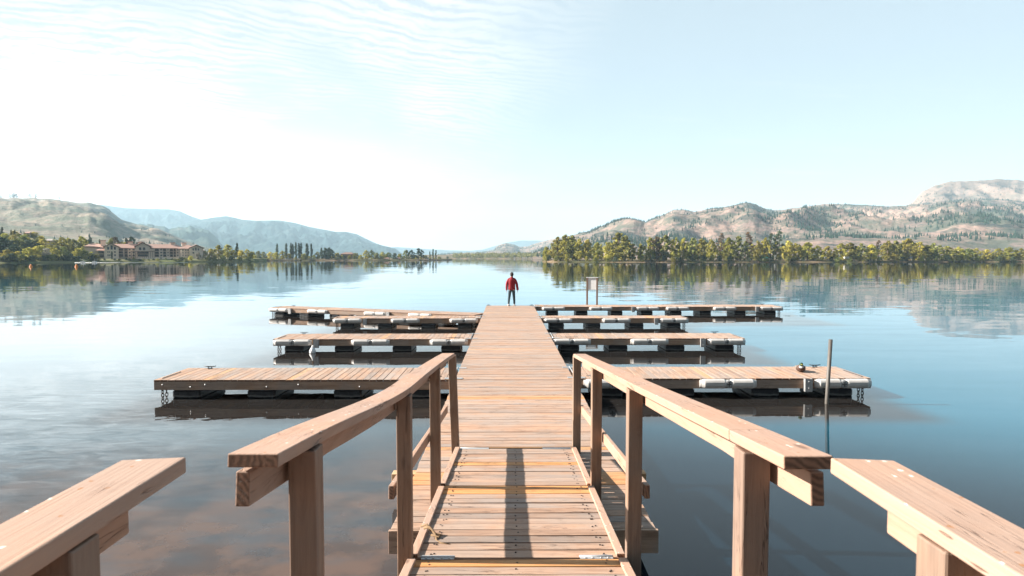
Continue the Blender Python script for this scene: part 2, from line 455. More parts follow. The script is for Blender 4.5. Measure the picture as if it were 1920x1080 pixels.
# ------------------------------------------------------------------ hills
def fbm(x, y, o=5, s=0.0):
    return noise.fractal(Vector((x, y, s)), 1.0, 2.0, o, noise_basis='PERLIN_ORIGINAL')
def lerp_list(pts, x):
    if x <= pts[0][0]: return pts[0][1]
    for (a, b), (c, d) in zip(pts, pts[1:]):
        if x <= c: return b + (d - b) * (x - a) / (c - a)
    return pts[-1][1]
def m_hill(name, grass, green, rock, dark, sc=1.0, gm=(0.42, 0.60), dm=(0.56, 0.66)):
    m, N, b = mat(name)
    geo = N.n('ShaderNodeNewGeometry')
    p = geo.outputs['Position']
    a = N.noise(N.scale(p, (0.006 * sc, 0.006 * sc, 0.016 * sc)), 1.0, 7, 0.62)
    a2 = N.noise(N.scale(p, (0.018 * sc, 0.012 * sc, 0.05 * sc), loc=(5, 2, 1)), 1.0, 6, 0.65)
    c3 = N.noise(N.scale(p, (0.05 * sc, 0.05 * sc, 0.10 * sc)), 1.0, 5, 0.7)
    c = N.mix(N.ss(a, gm[0], gm[1]), c4(grass), c4(green))
    c = N.mix(N.ss(a2, 0.50, 0.62), c, c4(rock))
    c = N.mix(N.m('MULTIPLY', N.ss(c3, 0.48, 0.58), 0.75), c, c4(green))
    c = N.mix(N.m('MULTIPLY', N.ss(N.noise(N.scale(p, (0.010 * sc, 0.010 * sc, 0.028 * sc), loc=(9, 9, 9)), 1.0, 6, 0.6), dm[0], dm[1]), 0.8), c, c4(dark))
    N.set(b.inputs['Base Color'], c); b.inputs['Roughness'].default_value = 0.95; b.inputs['Specular IOR Level'].default_value = 0.1
    bp = N.n('ShaderNodeBump'); bp.inputs['Strength'].default_value = 1.0; bp.inputs['Distance'].default_value = 14.0 / sc
    N.set(bp.inputs['Height'], N.noise(N.scale(p, (0.016 * sc, 0.016 * sc, 0.02 * sc)), 1.0, 8, 0.68)); N.L.new(bp.outputs[0], b.inputs['Normal'])
    return m
HILLS = {}
def hill(key, ridge, Dr, Db, amp, material, nx=260, ny=56, x0=None, x1=None, seed=0.0, pw=0.85, jag=0.0, label=None, gully=0.35):
    """ridge given in photo pixels, stood at distance Dr; slope comes down to the shore at Db"""
    x0 = ridge[0][0] if x0 is None else x0; x1 = ridge[-1][0] if x1 is None else x1
    vs = []; fs = []; nb = 10; grid = []
    for i in range(nx + 1):
        px = x0 + (x1 - x0) * i / nx
        top = AY(px, lerp_list(ridge, px), Dr)
        zr = max(top.z, 1.0) * (1 + jag * fbm(px * 0.08, 3.3, 4, seed))
        row = []
        for j in range(ny + nb + 1):
            t = j / ny
            if t <= 1:
                Y = Db + (Dr - Db) * t
                X = AY(px, 480, Y).x
                wx, wy = X / 420.0, Y / 420.0
                n1 = fbm(wx, wy, 6, seed); rid = 1 - abs(fbm(wx * 1.6, wy * 0.9, 5, seed + 7)) * 2
                e = math.sin(math.pi * min(t, 1.0)) ** 0.8
                z = zr * (t ** pw) * (1 - gully * e * (1 - rid) * 0.8) + amp * n1 * e + amp * 0.42 * fbm(X / 95.0, Y / 95.0, 4, seed + 3) * e
                lim = zr * Y / Dr * (0.985 if t < 0.97 else 1.0)
                z = min(z, lim)
                z = max(z, -0.6 + 1.4 * min(1, t * 12))
            else:
                Y = Dr + (t - 1) * Dr * 0.9
                X = AY(px, 480, Y).x
                z = max(zr * (1 - (t - 1) * 5.2), -0.5)
            row.append(Vector((X, Y, z)))
        grid.append(row); vs += row
    w = ny + nb + 1
    for i in range(nx):
        for j in range(ny + nb):
            a = i * w + j; fs.append((a, a + w, a + w + 1, a + 1))
    mb = MB(); mb.add(vs, fs, smooth=True)
    o = mb.build('hill', material, kind='structure', label=label)
    HILLS[key] = (grid, nx, ny)
    return o

mh_right = m_hill('dry_hill', (0.30, 0.205, 0.165), (0.085, 0.092, 0.070), (0.20, 0.145, 0.125), (0.022, 0.038, 0.034))
mh_left = m_hill('grassy_hill', (0.28, 0.22, 0.17), (0.12, 0.13, 0.095), (0.24, 0.19, 0.155), (0.04, 0.06, 0.05), dm=(0.62, 0.72))
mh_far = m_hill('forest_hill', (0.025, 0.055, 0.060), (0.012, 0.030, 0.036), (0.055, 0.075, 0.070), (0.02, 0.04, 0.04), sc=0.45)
mh_rock = m_hill('rock_hill', (0.25, 0.178, 0.14), (0.15, 0.125, 0.10), (0.25, 0.18, 0.15), (0.05, 0.06, 0.045), gm=(0.50, 0.68), dm=(0.60, 0.68))

# very far ranges
hill('vf', [(640, 470), (740, 463), (800, 467), (840, 469), (880, 470.5), (905, 468), (950, 455), (975, 451), (1010, 451), (1050, 456), (1100, 462)], 8600, 7600, 30, mh_far, nx=90, ny=20, seed=1, label='palest far hill at the end of the lake')
hill('c1', [(120, 384), (195, 384), (240, 390), (290, 391.5), (320, 392), (340, 396), (360, 405), (378, 411), (430, 425), (500, 440), (560, 470)], 7600, 5200, 90, mh_far, nx=150, ny=40, seed=2, label='pale blue far mountain behind the grassy hill')
hill('c2', [(300, 440), (340, 420), (375, 412), (400, 408), (425, 405), (440, 407.5), (455, 411.5), (480, 413.5), (525, 413), (555, 418), (580, 425), (630, 434.5), (650, 434.5), (670, 439), (692, 450), (705, 456), (717, 460), (742, 466), (752, 474), (775, 480)], 6000, 3600, 80, mh_far, nx=220, ny=50, seed=3, label='blue wooded mountain left of the open lake')
hill('b', [(200, 430), (262, 420), (287, 421), (305, 424), (325, 428), (345, 425.5), (362, 425), (378, 429), (392, 433), (402, 440), (410, 448), (416, 458), (428, 474)], 3700, 2700, 30, m_hill('cliff_hill', (0.16, 0.13, 0.10), (0.03, 0.055, 0.045), (0.05, 0.07, 0.055), (0.025, 0.045, 0.038), gm=(0.3, 0.5)), nx=120, ny=40, seed=4, pw=0.5, jag=0.05, label='dark bluff with a bare crown beyond the grassy hill')
hill('a', [(-700, 430), (-420, 400), (-200, 385), (-60, 374), (0, 371.5), (60, 371), (112, 374), (135, 378), (150, 380.5), (170, 380), (185, 383), (200, 388), (208, 393), (213, 399), (222, 406), (230, 412.5), (262, 421), (300, 429), (325, 440), (350, 451), (375, 460), (430, 474)], 2300, 700, 26, mh_left, nx=280, ny=70, seed=5, pw=0.75, jag=0.012, label='dry grassy hill on the far left')
# right side
hill('e', [(820, 478), (870, 474), (905, 472), (925, 469), (932, 462), (940, 457.5), (950, 455.5), (965, 459), (975, 463), (990, 462), (1005, 456), (1035, 448), (1080, 440), (1130, 446), (1180, 470)], 3600, 2500, 24, mh_right, nx=130, ny=36, seed=6, jag=0.02, label='low rocky knoll at the right of the lake end')
hill('g', [(1640, 400), (1690, 388), (1710, 379), (1715, 371), (1727, 358), (1750, 346), (1775, 341), (1800, 339), (1830, 338), (1865, 335.5), (1900, 337), (1930, 341), (2000, 352), (2200, 372), (2600, 420)], 2900, 2300, 30, mh_rock, nx=200, ny=50, seed=7, pw=0.45, jag=0.01, label='bald rounded rock summit on the right')
hill('f', [(1000, 474), (1035, 462), (1060, 448), (1078, 440), (1092, 435), (1103, 435), (1120, 427), (1135, 421), (1155, 413), (1175, 408), (1190, 410), (1210, 416), (1222, 410), (1247, 401), (1262, 393), (1280, 393), (1300, 397), (1325, 392), (1350, 389), (1375, 385), (1398, 379), (1415, 383), (1440, 394), (1470, 393), (1500, 388), (1540, 382.5), (1570, 382), (1620, 384), (1660, 386.5), (1700, 385), (1760, 376), (1820, 372), (1880, 374), (1920, 378), (2100, 392), (2400, 420), (2800, 460)], 2500, 800, 34, mh_right, nx=420, ny=90, seed=8, pw=0.8, jag=0.012, gully=0.5, label='long dry hillside dotted with pines on the right')

# pines dotted over the slopes: far beyond counting, one object per hillside
def pines(key, n, hmin, hmax, seed, thr, name_label, tlo=0.04, thi=1.0):
    grid, nx, ny = HILLS[key]; rnd = random.Random(seed); mb = MB(); k = 0; tries = 0
    while k < n and tries < n * 40:
        tries += 1
        i = rnd.random() * (nx - 1); j = (tlo + (thi - tlo) * rnd.random() ** 0.85) * (ny - 1)
        a = grid[int(i)][int(j)]; b = grid[int(i) + 1][int(j) + 1]
        p = a.lerp(b, rnd.random())
        v = fbm(p.x / 210.0, p.y / 150.0 + p.z / 60, 4, seed * 1.7) + 0.25 * fbm(p.x / 45.0, p.y / 45.0, 2, seed)
        if v < thr + (0.0 if rnd.random() > 0.22 else -0.30): continue
        h = hmin + (hmax - hmin) * rnd.random(); r = h * (0.17 + 0.10 * rnd.random())
        q = [(p.x + r * math.cos(c + k), p.y + r * math.sin(c + k), p.z - 1 + h * 0.12) for c in (0, 1.57, 3.14, 4.71)]
        g = 0.7 + 0.6 * rnd.random()
        mb.add(q + [(p.x, p.y, p.z + h)], [(0, 1, 4), (1, 2, 4), (2, 3, 4), (3, 0, 4)], (g, g, g)); k += 1
    mb.build('pine_woods', M['pine_far'], kind='stuff', label=name_label, cat='trees')
M['pine_far'] = simple('pine_needles_far', (0.02, 0.04, 0.028), 0.95, 0, 0.1, 0.01, spec=0.1)
pines('f', 21000, 4.5, 9.5, 11, 0.10, 'dark pines scattered in clumps over the long right hillside', tlo=0.10)
pines('g', 1100, 5, 9, 12, 0.22, 'sparse pines on the bald rock summit', tlo=0.1)
pines('e', 1500, 5, 9, 13, 0.08, 'dark pines over the low knoll at the lake end')
pines('a', 420, 3.5, 6.5, 14, 0.36, 'few dark bushes dotted on the dry grassy left hill', thi=0.97)
ridge_px = [(2, 6), (19, 8), (25, 8), (27, 10), (31, 9), (56, 9), (67, 8), (111, 5)]
for n, (px, hh) in enumerate(ridge_px):
    pass

# ------------------------------------------------------------------ shores
def m_ground(name, a, b_, c_):
    m, N, b = mat(name)
    p = N.n('ShaderNodeNewGeometry').outputs['Position']
    n1 = N.noise(p, 0.05, 6, 0.6); n2 = N.noise(p, 0.6, 4, 0.6)
    c = N.mix(N.ss(n1, 0.4, 0.6), c4(a), c4(b_)); c = N.mix(N.m('MULTIPLY', N.ss(n2, 0.5, 0.7), 0.6), c, c4(c_))
    N.set(b.inputs['Base Color'], c); b.inputs['Roughness'].default_value = 0.95; b.inputs['Specular IOR Level'].default_value = 0.1
    return m
M['bank'] = m_ground('bank_ground', (0.16, 0.15, 0.07), (0.09, 0.11, 0.04), (0.13, 0.10, 0.06))
M['grove'] = m_ground('grove_ground', (0.17, 0.12, 0.075), (0.06, 0.06, 0.025), (0.06, 0.05, 0.03))
M['sand'] = m_ground('sandy_ground', (0.28, 0.21, 0.15), (0.22, 0.17, 0.11), (0.12, 0.13, 0.06))
LAND = []
def land(name, shore, prof, label, material, nx=120):
    """shore: (px, py of the water's edge); prof(px, m) -> height at m metres behind it"""
    steps = [0, 1.5, 4, 8, 14, 22, 35, 50, 70, 100, 150, 230, 350, 600]
    vs = []; fs = []; x0, x1 = shore[0][0], shore[-1][0]
    for i in range(nx + 1):
        px = x0 + (x1 - x0) * i / nx
        g = G(px, lerp_list(shore, px)); g2 = Vector((g.x, g.y, 0)); d = g2.normalized()
        for m_ in steps:
            q = g2 + d * (m_ + 1.5 * fbm(px * 0.05, m_ * 0.1, 3, 2.0))
            z = -0.4 if m_ == 0 else prof(px, m_) + 0.25 * fbm(q.x * 0.05, q.y * 0.05, 3, 9.0)
            vs.append((q.x, q.y, z))
    w = len(steps)
    for i in range(nx):
        for j in range(w - 1):
            a = i * w + j; fs.append((a, a + w, a + w + 1, a + 1))
    MB().add(vs, fs, smooth=True).build('shore_ground', material, kind='structure', label=label)
    LAND.append((shore, prof))
def ease(x): x = max(0, min(1, x)); return x * x * (3 - 2 * x)
SH_L = [(-1500, 492.5), (-900, 493.5), (-260, 494.2), (0, 493.2), (60, 493), (190, 492), (250, 491.6), (350, 491.4), (420, 490.9), (480, 490.4), (500, 489.6)]
def prof_l(px, m):
    base = 0.5 + 1.6 * ease(m / 12)
    slope = 15 * ease((m - 10) / 110) * (1 - ease((px - 60) / 210)) * ease((px + 1300) / 700)
    return base + slope
SH_M = [(455, 490.2), (480, 489.3), (560, 488.8), (700, 488.5), (800, 488.2), (835, 487.9), (848, 487.6)]
SH_R = [(1016, 490.8), (1040, 491.4), (1100, 491.6), (1180, 491.9), (1300, 491.8), (1440, 491.7), (1600, 491.6), (1800, 491.2), (2100, 491.0), (2500, 491)]
SH_C = [(760, 485.0), (850, 485.1), (950, 485.4), (1030, 485.6), (1150, 485.6)]
land('left', SH_L, prof_l, 'left bank rising behind the bushes', M['bank'], nx=260)
land('mid', SH_M, lambda px, m: 0.4 + 0.9 * ease(m / 10), 'low wooded point across the lake', M['grove'])
land('right', SH_R, lambda px, m: 0.25 + 0.9 * ease(m / 12), 'low bank under the right grove', M['grove'])
land('centre', SH_C, lambda px, m: 0.4 + 1.6 * ease(m / 30) + 8 * ease(m / 300), 'far shore at the end of the lake', M['grove'])
def shore_at(k, px, back=0.0):
    shore, prof = LAND[k]
    g = G(px, lerp_list(shore, px)); d = Vector((g.x, g.y, 0)).normalized()
    q = g + d * back
    q.z = prof(px, back) - 0.15
    return q

# ------------------------------------------------------------------ trees
def m_leaf(name, col, hue=0.04, trans=0.25):
    m, N, b = mat(name)
    oi = N.n('ShaderNodeObjectInfo').outputs['Random']
    hs = N.n('ShaderNodeHueSaturation')
    N.set(hs.inputs['Hue'], N.m('ADD', 0.5 - hue / 2, N.m('MULTIPLY', oi, hue)))
    N.set(hs.inputs['Value'], N.m('ADD', 0.75, N.m('MULTIPLY', N.m('FRACT', N.m('MULTIPLY', oi, 7.3)), 0.55)))
    N.set(hs.inputs['Color'], N.mix(1.0, c4(col), tint_of(N), 'MULTIPLY'))
    N.set(b.inputs['Base Color'], hs.outputs[0]); b.inputs['Roughness'].default_value = 0.7; b.inputs['Specular IOR Level'].default_value = 0.15
    tr = N.n('ShaderNodeBsdfTranslucent'); N.set(tr.inputs[0], hs.outputs[0])
    mx = N.n('ShaderNodeMixShader'); mx.inputs[0].default_value = trans
    N.L.new(b.outputs[0], mx.inputs[1]); N.L.new(tr.outputs[0], mx.inputs[2])
    out = [n for n in N.t.nodes if n.type == 'OUTPUT_MATERIAL'][0]
    N.L.new(mx.outputs[0], out.inputs[0])
    return m
M['leaf_olive'] = m_leaf('leaves_olive', (0.34, 0.31, 0.07), 0.025, 0.46)
M['leaf_yellow'] = m_leaf('leaves_yellow_green', (0.43, 0.385, 0.085), 0.025, 0.46)
M['leaf_green'] = m_leaf('leaves_green', (0.21, 0.22, 0.062), 0.05, 0.3)
M['leaf_dark'] = m_leaf('leaves_dark', (0.065, 0.09, 0.05), 0.03, 0.15)
M['leaf_brown'] = m_leaf('needles_brown', (0.13, 0.085, 0.05), 0.02, 0.15)
M['leaf_bloom'] = m_leaf('blossom', (0.34, 0.31, 0.26), 0.02, 0.3)
M['bark'] = simple('bark', (0.16, 0.12, 0.09), 0.9, 0, 0.2, 2.0, spec=0.1)
M['bark_pale'] = simple('bark_pale', (0.34, 0.29, 0.23), 0.9, 0, 0.2, 2.0, spec=0.1)

def crown_leaves(mb, rnd, centre, rad, n, size):
    g0 = 0.6 + 0.75 * rnd.random()
    for _ in range(n):
        while True:
            v = Vector((rnd.uniform(-1, 1), rnd.uniform(-1, 1), rnd.uniform(-1, 1)))
            if v.length <= 1: break
        v = v * (0.55 + 0.45 * rnd.random()) if v.length > .3 else v
        c = centre + Vector((v.x * rad[0], v.y * rad[1], v.z * rad[2]))
        nrm = (v + Vector((rnd.gauss(0, .5), rnd.gauss(0, .5), rnd.gauss(0, .5) + .25))).normalized()
        a = nrm.orthogonal().normalized(); b = nrm.cross(a)
        s = size * (0.6 + 0.8 * rnd.random()); q = rnd.random() * 6.28
        a2 = a * math.cos(q) + b * math.sin(q); b2 = b * math.cos(q) - a * math.sin(q)
        g = g0 * (0.8 + 0.4 * rnd.random())
        mb.add([c - a2 * s - b2 * s * .55, c + a2 * s - b2 * s * .55, c + a2 * s * .7 + b2 * s * .6, c - a2 * s * .7 + b2 * s * .6], [(0, 1, 2, 3)], (g, g, g * .95))

def make_tree(kind, seed):
    """unit-height meshes (height 1 = 10 m)"""
    rnd = random.Random(seed); cb = MB(); tb = MB()
    H = 10.0
    if kind in ('leafy', 'slim'):
        w = 3.3 if kind == 'leafy' else 2.1
        tb.tube([(0, 0, -0.4), (0.1, 0, H * .3), (-.1, .1, H * .6), (0, 0, H * .9)], [.26, .20, .12, .03], 7)
        ncl = 46 if kind == 'leafy' else 34
        for i in range(ncl):
            t = 0.10 + 0.88 * (i + rnd.random()) / ncl
            env = w * (math.sin(math.pi * min(1, (t * .92 + .10))) ** 0.6) * (0.72 + .5 * rnd.random())
            a = rnd.random() * 6.28; rr = env * math.sqrt(rnd.random())
            c = Vector((rr * math.cos(a), rr * math.sin(a), H * t))
            if rnd.random() < .35: tb.tube([(0, 0, max(.8, c.z - 1.8)), tuple(c * .55 + Vector((0, 0, c.z * .45 - .5))), tuple(c)], [.08, .05, .015], 4)
            r = (0.55 + .65 * rnd.random()) * (1.15 - .5 * t) * (w / 3.0) ** .5
            crown_leaves(cb, rnd, c, (r * 1.25, r * 1.25, r * 1.05), 40, .27)
    elif kind == 'bush':
        tb.tube([(0, 0, -0.4), (0.1, 0, 2.2), (0.3, .1, 5)], [.30, .22, .05], 6)
        tb.tube([(0, 0, 0.2), (-1.2, 0, 2.6), (-2.0, .3, 5)], [.2, .12, .04], 6)
        for i in range(52):
            a = rnd.random() * 6.28; t = rnd.random(); rr = 4.6 * math.sqrt(rnd.random()) * math.sqrt(max(.1, 1 - t * t * .8))
            c = Vector((rr * math.cos(a), rr * math.sin(a), .7 + 8.0 * t))
            r = .8 + .8 * rnd.random()
            crown_leaves(cb, rnd, c, (r * 1.2, r * 1.2, r), 32, .34)
    elif kind == 'poplar':
        tb.tube([(0, 0, -0.3), (0, 0, H * .9)], [.16, .03], 6)
        for i in range(44):
            t = .06 + .93 * i / 44
            env = .72 * math.sin(math.pi * min(1, t * .86 + .12)) ** .5
            a = rnd.random() * 6.28; rr = env * .6 * rnd.random()
            r = env * (.5 + .4 * rnd.random())
            crown_leaves(cb, rnd, Vector((rr * math.cos(a), rr * math.sin(a), H * t)), (r, r, r * 1.5), 26, .15)
    elif kind == 'conifer':
        tb.tube([(0, 0, -0.3), (0, 0, H * .97)], [.22, .02], 6)
        for i in range(40):
            t = .12 + .87 * i / 40
            env = 1.9 * (1 - t) ** .75 * (.7 + .5 * rnd.random()) + .12
            for q in range(3):
                a = rnd.random() * 6.28
                c = Vector((env * .55 * math.cos(a), env * .55 * math.sin(a), H * t))
                crown_leaves(cb, rnd, c, (env * .6, env * .6, .28), 13, .17)
    elif kind == 'pine':
        tb.tube([(0, 0, -0.3), (.1, 0, H * .5), (0, .1, H * .95)], [.24, .18, .03], 6)
        for i in range(26):
            t = .30 + .69 * i / 26
            env = 1.9 * math.sin(math.pi * min(1, (t - .30) / .69 * .8 + .22)) ** .7 * (.6 + .6 * rnd.random())
            a = rnd.random() * 6.28
            c = Vector((env * .8 * math.cos(a), env * .8 * math.sin(a), H * t))
            tb.tube([(0, 0, c.z - .3), tuple(c)], [.07, .02], 4)
            r = .45 + .35 * rnd.random()
            crown_leaves(cb, rnd, c, (r * 1.3, r * 1.3, r * .7), 34, .17)
    return cb, tb
TREES = {}
def tree(name, label, cat, kind, leaf, bark, seed, loc, height, width=1.0, group=None):
    key = (kind, leaf, seed)
    if key not in TREES:
        if (kind, seed) not in TREES: TREES[(kind, seed)] = make_tree(kind, seed)
        cb, tb = TREES[(kind, seed)]
        TREES[key] = (cb.mesh('crown', M[leaf]), tb.mesh('trunk', M[bark]))
    cm, tm = TREES[key]
    e = thing(name, label, cat, loc, random.random() * 6.28, group)
    s = height / 10.0; e.scale = (s * width, s * width, s)
    for nm, me in (('trunk', tm), ('crown', cm)):
        o = bpy.data.objects.new(nm, me); COL.objects.link(o); o.parent = e
    return e
def ptree(name, label, cat, kind, leaf, seed, k, px, top, back, width=1.0, group=None, bark='bark'):
    q = shore_at(k, px, back)
    z = AY(px, top, q.y).z
    return tree(name, label, cat, kind, leaf, bark, seed, q, max(1.5, z - q.z), width, group)

# right grove: (px, top y, kind, leaves, what marks it out)
GR = 'trees along the right shore'
rt = [(1024, 463, 'leafy', 'leaf_olive', .9, 'small olive tree at the left tip of the right grove'),
 (1045, 444, 'leafy', 'leaf_olive', 1, 'tall full olive tree at the left end of the right grove'),
 (1060, 441, 'leafy', 'leaf_olive', .9, 0), (1073, 441, 'slim', 'leaf_green', 1.2, 'tall darker green tree near the left end of the right grove'),
 (1086, 448, 'slim', 'leaf_olive', 1, 0), (1102, 449, 'leafy', 'leaf_yellow', .85, 'golden tree left of the tallest tree of the right grove'), (1120, 455, 'leafy', 'leaf_olive', .8, 0),
 (1138, 455, 'leafy', 'leaf_yellow', .8, 0), (1160, 437, 'slim', 'leaf_olive', 1.5, 'tallest leafy tree of the right grove, before the mountain foot'), (1172, 441, 'slim', 'leaf_green', 1.2, 0), (1186, 457, 'slim', 'leaf_yellow', 1.1, 0),
 (1201, 457, 'slim', 'leaf_olive', 1.2, 0), (1219, 446, 'leafy', 'leaf_olive', .8, 0), (1231, 443, 'slim', 'leaf_brown', 1.1, 'brownish slim tree in the middle of the right grove'), (1247, 441, 'slim', 'leaf_green', 1.3, 0),
 (1266, 446, 'leafy', 'leaf_olive', .8, 0), (1282, 447, 'leafy', 'leaf_olive', .8, 0), (1298, 446, 'leafy', 'leaf_green', .8, 0), (1315, 448, 'leafy', 'leaf_olive', .8, 0),
 (1333, 450, 'leafy', 'leaf_olive', .9, 0), (1352, 437, 'pine', 'leaf_brown', .9, 'first brown topped pine of the right grove, left of the other'), (1365, 445, 'leafy', 'leaf_olive', .8, 0), (1383, 443, 'slim', 'leaf_green', 1.2, 0),
 (1402, 434, 'pine', 'leaf_brown', .9, 'tall reddish brown pine rising over the right grove'), (1420, 452, 'leafy', 'leaf_olive', .8, 0), (1434, 446, 'leafy', 'leaf_olive', .8, 0), (1445, 437, 'pine', 'leaf_dark', .9, 'left one of the pair of dark pines over the right grove'),
 (1460, 432, 'pine', 'leaf_dark', 1, 'right and taller one of the pair of dark pines over the right grove'), (1477, 452, 'leafy', 'leaf_yellow', .9, 0), (1492, 456, 'leafy', 'leaf_olive', .9, 0), (1514, 455, 'leafy', 'leaf_olive', 1, 0), (1532, 461, 'leafy', 'leaf_yellow', 1, 0),
 (1552, 462, 'leafy', 'leaf_yellow', 1, 0), (1576, 456, 'leafy', 'leaf_olive', 1, 0), (1594, 456, 'leafy', 'leaf_olive', .9, 0), (1612, 457, 'leafy', 'leaf_green', .9, 0), (1633, 459, 'leafy', 'leaf_yellow', 1, 0), (1647, 450, 'pine', 'leaf_brown', .8, 'small lone brown pine in the right part of the grove'),
 (1664, 452, 'leafy', 'leaf_olive', .9, 0), (1681, 452, 'leafy', 'leaf_green', .9, 0), (1702, 448, 'leafy', 'leaf_yellow', .9, 'tallest yellow green tree in the right part of the grove'), (1724, 454, 'leafy', 'leaf_yellow', 1, 0), (1738, 460, 'leafy', 'leaf_olive', 1, 0),
 (1752, 456, 'leafy', 'leaf_green', 1, 0), (1775, 462, 'leafy', 'leaf_olive', 1.1, 0), (1797, 463, 'leafy', 'leaf_olive', 1.1, 0), (1815, 466, 'leafy', 'leaf_green', 1.1, 0), (1830, 466, 'leafy', 'leaf_olive', 1.1, 0), (1850, 468, 'leafy', 'leaf_yellow', 1.2, 0), (1872, 466, 'leafy', 'leaf_olive', 1.1, 0),
 (1892, 464, 'leafy', 'leaf_yellow', 1.1, 0), (1912, 466, 'leafy', 'leaf_olive', 1.1, 0), (1935, 464, 'leafy', 'leaf_olive', 1.1, 0), (1960, 462, 'leafy', 'leaf_green', 1.1, 0)]
for i, (px, top, kind, leaf, wd, lab) in enumerate(rt):
    if kind != 'pine' and px > 1470: wd *= 1.35
    nm = 'pine_tree' if kind == 'pine' else 'shore_tree'
    cl = {'leaf_olive': 'olive', 'leaf_yellow': 'yellow green', 'leaf_green': 'mid green', 'leaf_brown': 'brown'}.get(leaf, 'dark')
    half = 'left half' if px < 1440 else 'right half'
    l = lab or '%s leafy tree in the front row, %s of the right grove' % (cl, half)
    ptree(nm, l, 'tree', kind, leaf, 1 + i % 4, 2, px, top, 6 + (i * 7) % 9 if kind != 'pine' else 25, wd, GR if not lab else None, 'bark_pale' if i % 3 == 0 else 'bark')
for i in range(64):      # second row and undergrowth
    px = 1028 + i * 14.6 + random.uniform(-4, 4)
    lt = lerp_list([(a[0], a[1]) for a in rt if a[2] != 'pine'], px)
    lf = random.choice(['leaf_olive', 'leaf_green', 'leaf_green', 'leaf_olive', 'leaf_yellow'])
    ptree('shore_tree', 'leafy tree half hidden in the second row of the right grove', 'tree', random.choice(['leafy', 'leafy', 'slim']), lf, 1 + i % 4, 2, px, lt + random.uniform(2, 9), 24 + random.uniform(0, 10), random.uniform(.8, 1.1), 'second row trees of the right grove')
for i in range(84):
    px = 1021 + i * 11.3 + random.uniform(-5, 5)
    if 1168 < px < 1196: continue
    ptree('shore_bush', 'low dark green bush at the foot of the right grove', 'bush', 'bush', random.choice(['leaf_green', 'leaf_dark', 'leaf_olive']), 11 + i % 3, 2, px, 482 - random.uniform(-2, 6), 1.0 + random.uniform(0, 9), random.uniform(.8, 1.3), 'bushes under the right grove')

# low wooded point (middle left)
GM = 'trees on the low point across the lake'
for i, (px, top) in enumerate([(520, 456), (537, 456), (546, 455), (549.5, 457), (555, 454), (561, 455), (565, 454.5), (576, 456), (584, 456)]):
    w = ['leftmost tall dark poplar standing apart on the low point', 'second tall poplar from the left on the low point', 'left one of two touching poplars in the poplar row', 'right one of two touching poplars in the poplar row',
         'tallest poplar in the middle of the poplar row', 'poplar directly right of the tallest poplar', 'poplar second to the right of the tallest poplar', 'second last poplar at the right of the long poplar row', 'last poplar at the right end of the long poplar row'][i]
    ptree('poplar_tree', w, 'tree', 'poplar', 'leaf_dark', 21 + i % 2, 1, px, top, 22, 1.5 if i != 7 else 2.0, None)
for px, top, w in [(812, 466, 'left one of two slim poplars near the tip of the low point'), (817.5, 468, 'right one of two slim poplars near the tip of the low point'), (806, 471, 'shorter dark tree left of the two poplars near the tip of the point')]:
    ptree('poplar_tree', w, 'tree', 'poplar', 'leaf_dark', 21, 1, px, top, 14, 1.7, None)
mt = [(485, 471, 'leafy', 'leaf_green'), (495, 472, 'leafy', 'leaf_green'), (508, 471, 'bush', 'leaf_yellow'), (518, 472, 'bush', 'leaf_olive'), (530, 470, 'leafy', 'leaf_olive'), (541, 474, 'bush', 'leaf_olive'), (570, 474, 'bush', 'leaf_olive'), (595, 472, 'leafy', 'leaf_olive'),
 (603, 464, 'conifer', 'leaf_dark'), (610, 465, 'leafy', 'leaf_dark'), (617, 464, 'leafy', 'leaf_dark'), (623, 469, 'leafy', 'leaf_dark'), (632, 473, 'bush', 'leaf_olive'), (641, 478, 'bush', 'leaf_yellow'), (667, 473, 'bush', 'leaf_green'), (676, 477, 'bush', 'leaf_olive'), (687, 469, 'leafy', 'leaf_olive'), (697, 469, 'leafy', 'leaf_green'),
 (707, 473, 'bush', 'leaf_green'), (718, 472, 'leafy', 'leaf_olive'), (729, 472, 'bush', 'leaf_green'), (741, 474, 'bush', 'leaf_dark'), (750, 475, 'bush', 'leaf_olive'), (762, 469, 'leafy', 'leaf_green'), (772, 469, 'leafy', 'leaf_dark'), (785, 465, 'slim', 'leaf_dark'), (791, 468, 'slim', 'leaf_dark'), (798, 478, 'bush', 'leaf_green'),
 (826, 482, 'bush', 'leaf_green'), (839, 480, 'bush', 'leaf_dark')]
for i, (px, top, kind, leaf) in enumerate(mt):
    cl = {'leaf_olive': 'olive', 'leaf_yellow': 'yellow green', 'leaf_green': 'mid green', 'leaf_dark': 'dark green'}[leaf]
    ptree('shore_tree', '%s tree on the low wooded point across the lake' % cl, 'tree', kind, leaf, (11 if kind == 'bush' else 1) + i % 3, 1, px, top, 10 + i % 3 * 6, 1.3 if kind != 'bush' else 1.0, GM)
for i in range(44):
    px = 462 + i * 8.4
    ptree('shore_bush', 'small round bush along the edge of the low wooded point', 'bush', 'bush', random.choice(['leaf_green', 'leaf_olive', 'leaf_dark', 'leaf_yellow']), 11 + i % 3, 1, px, 483 - random.uniform(0, 7) + (2 if px > 800 else 0), 5 + random.uniform(0, 22), random.uniform(.9, 1.5), 'bushes on the low point')

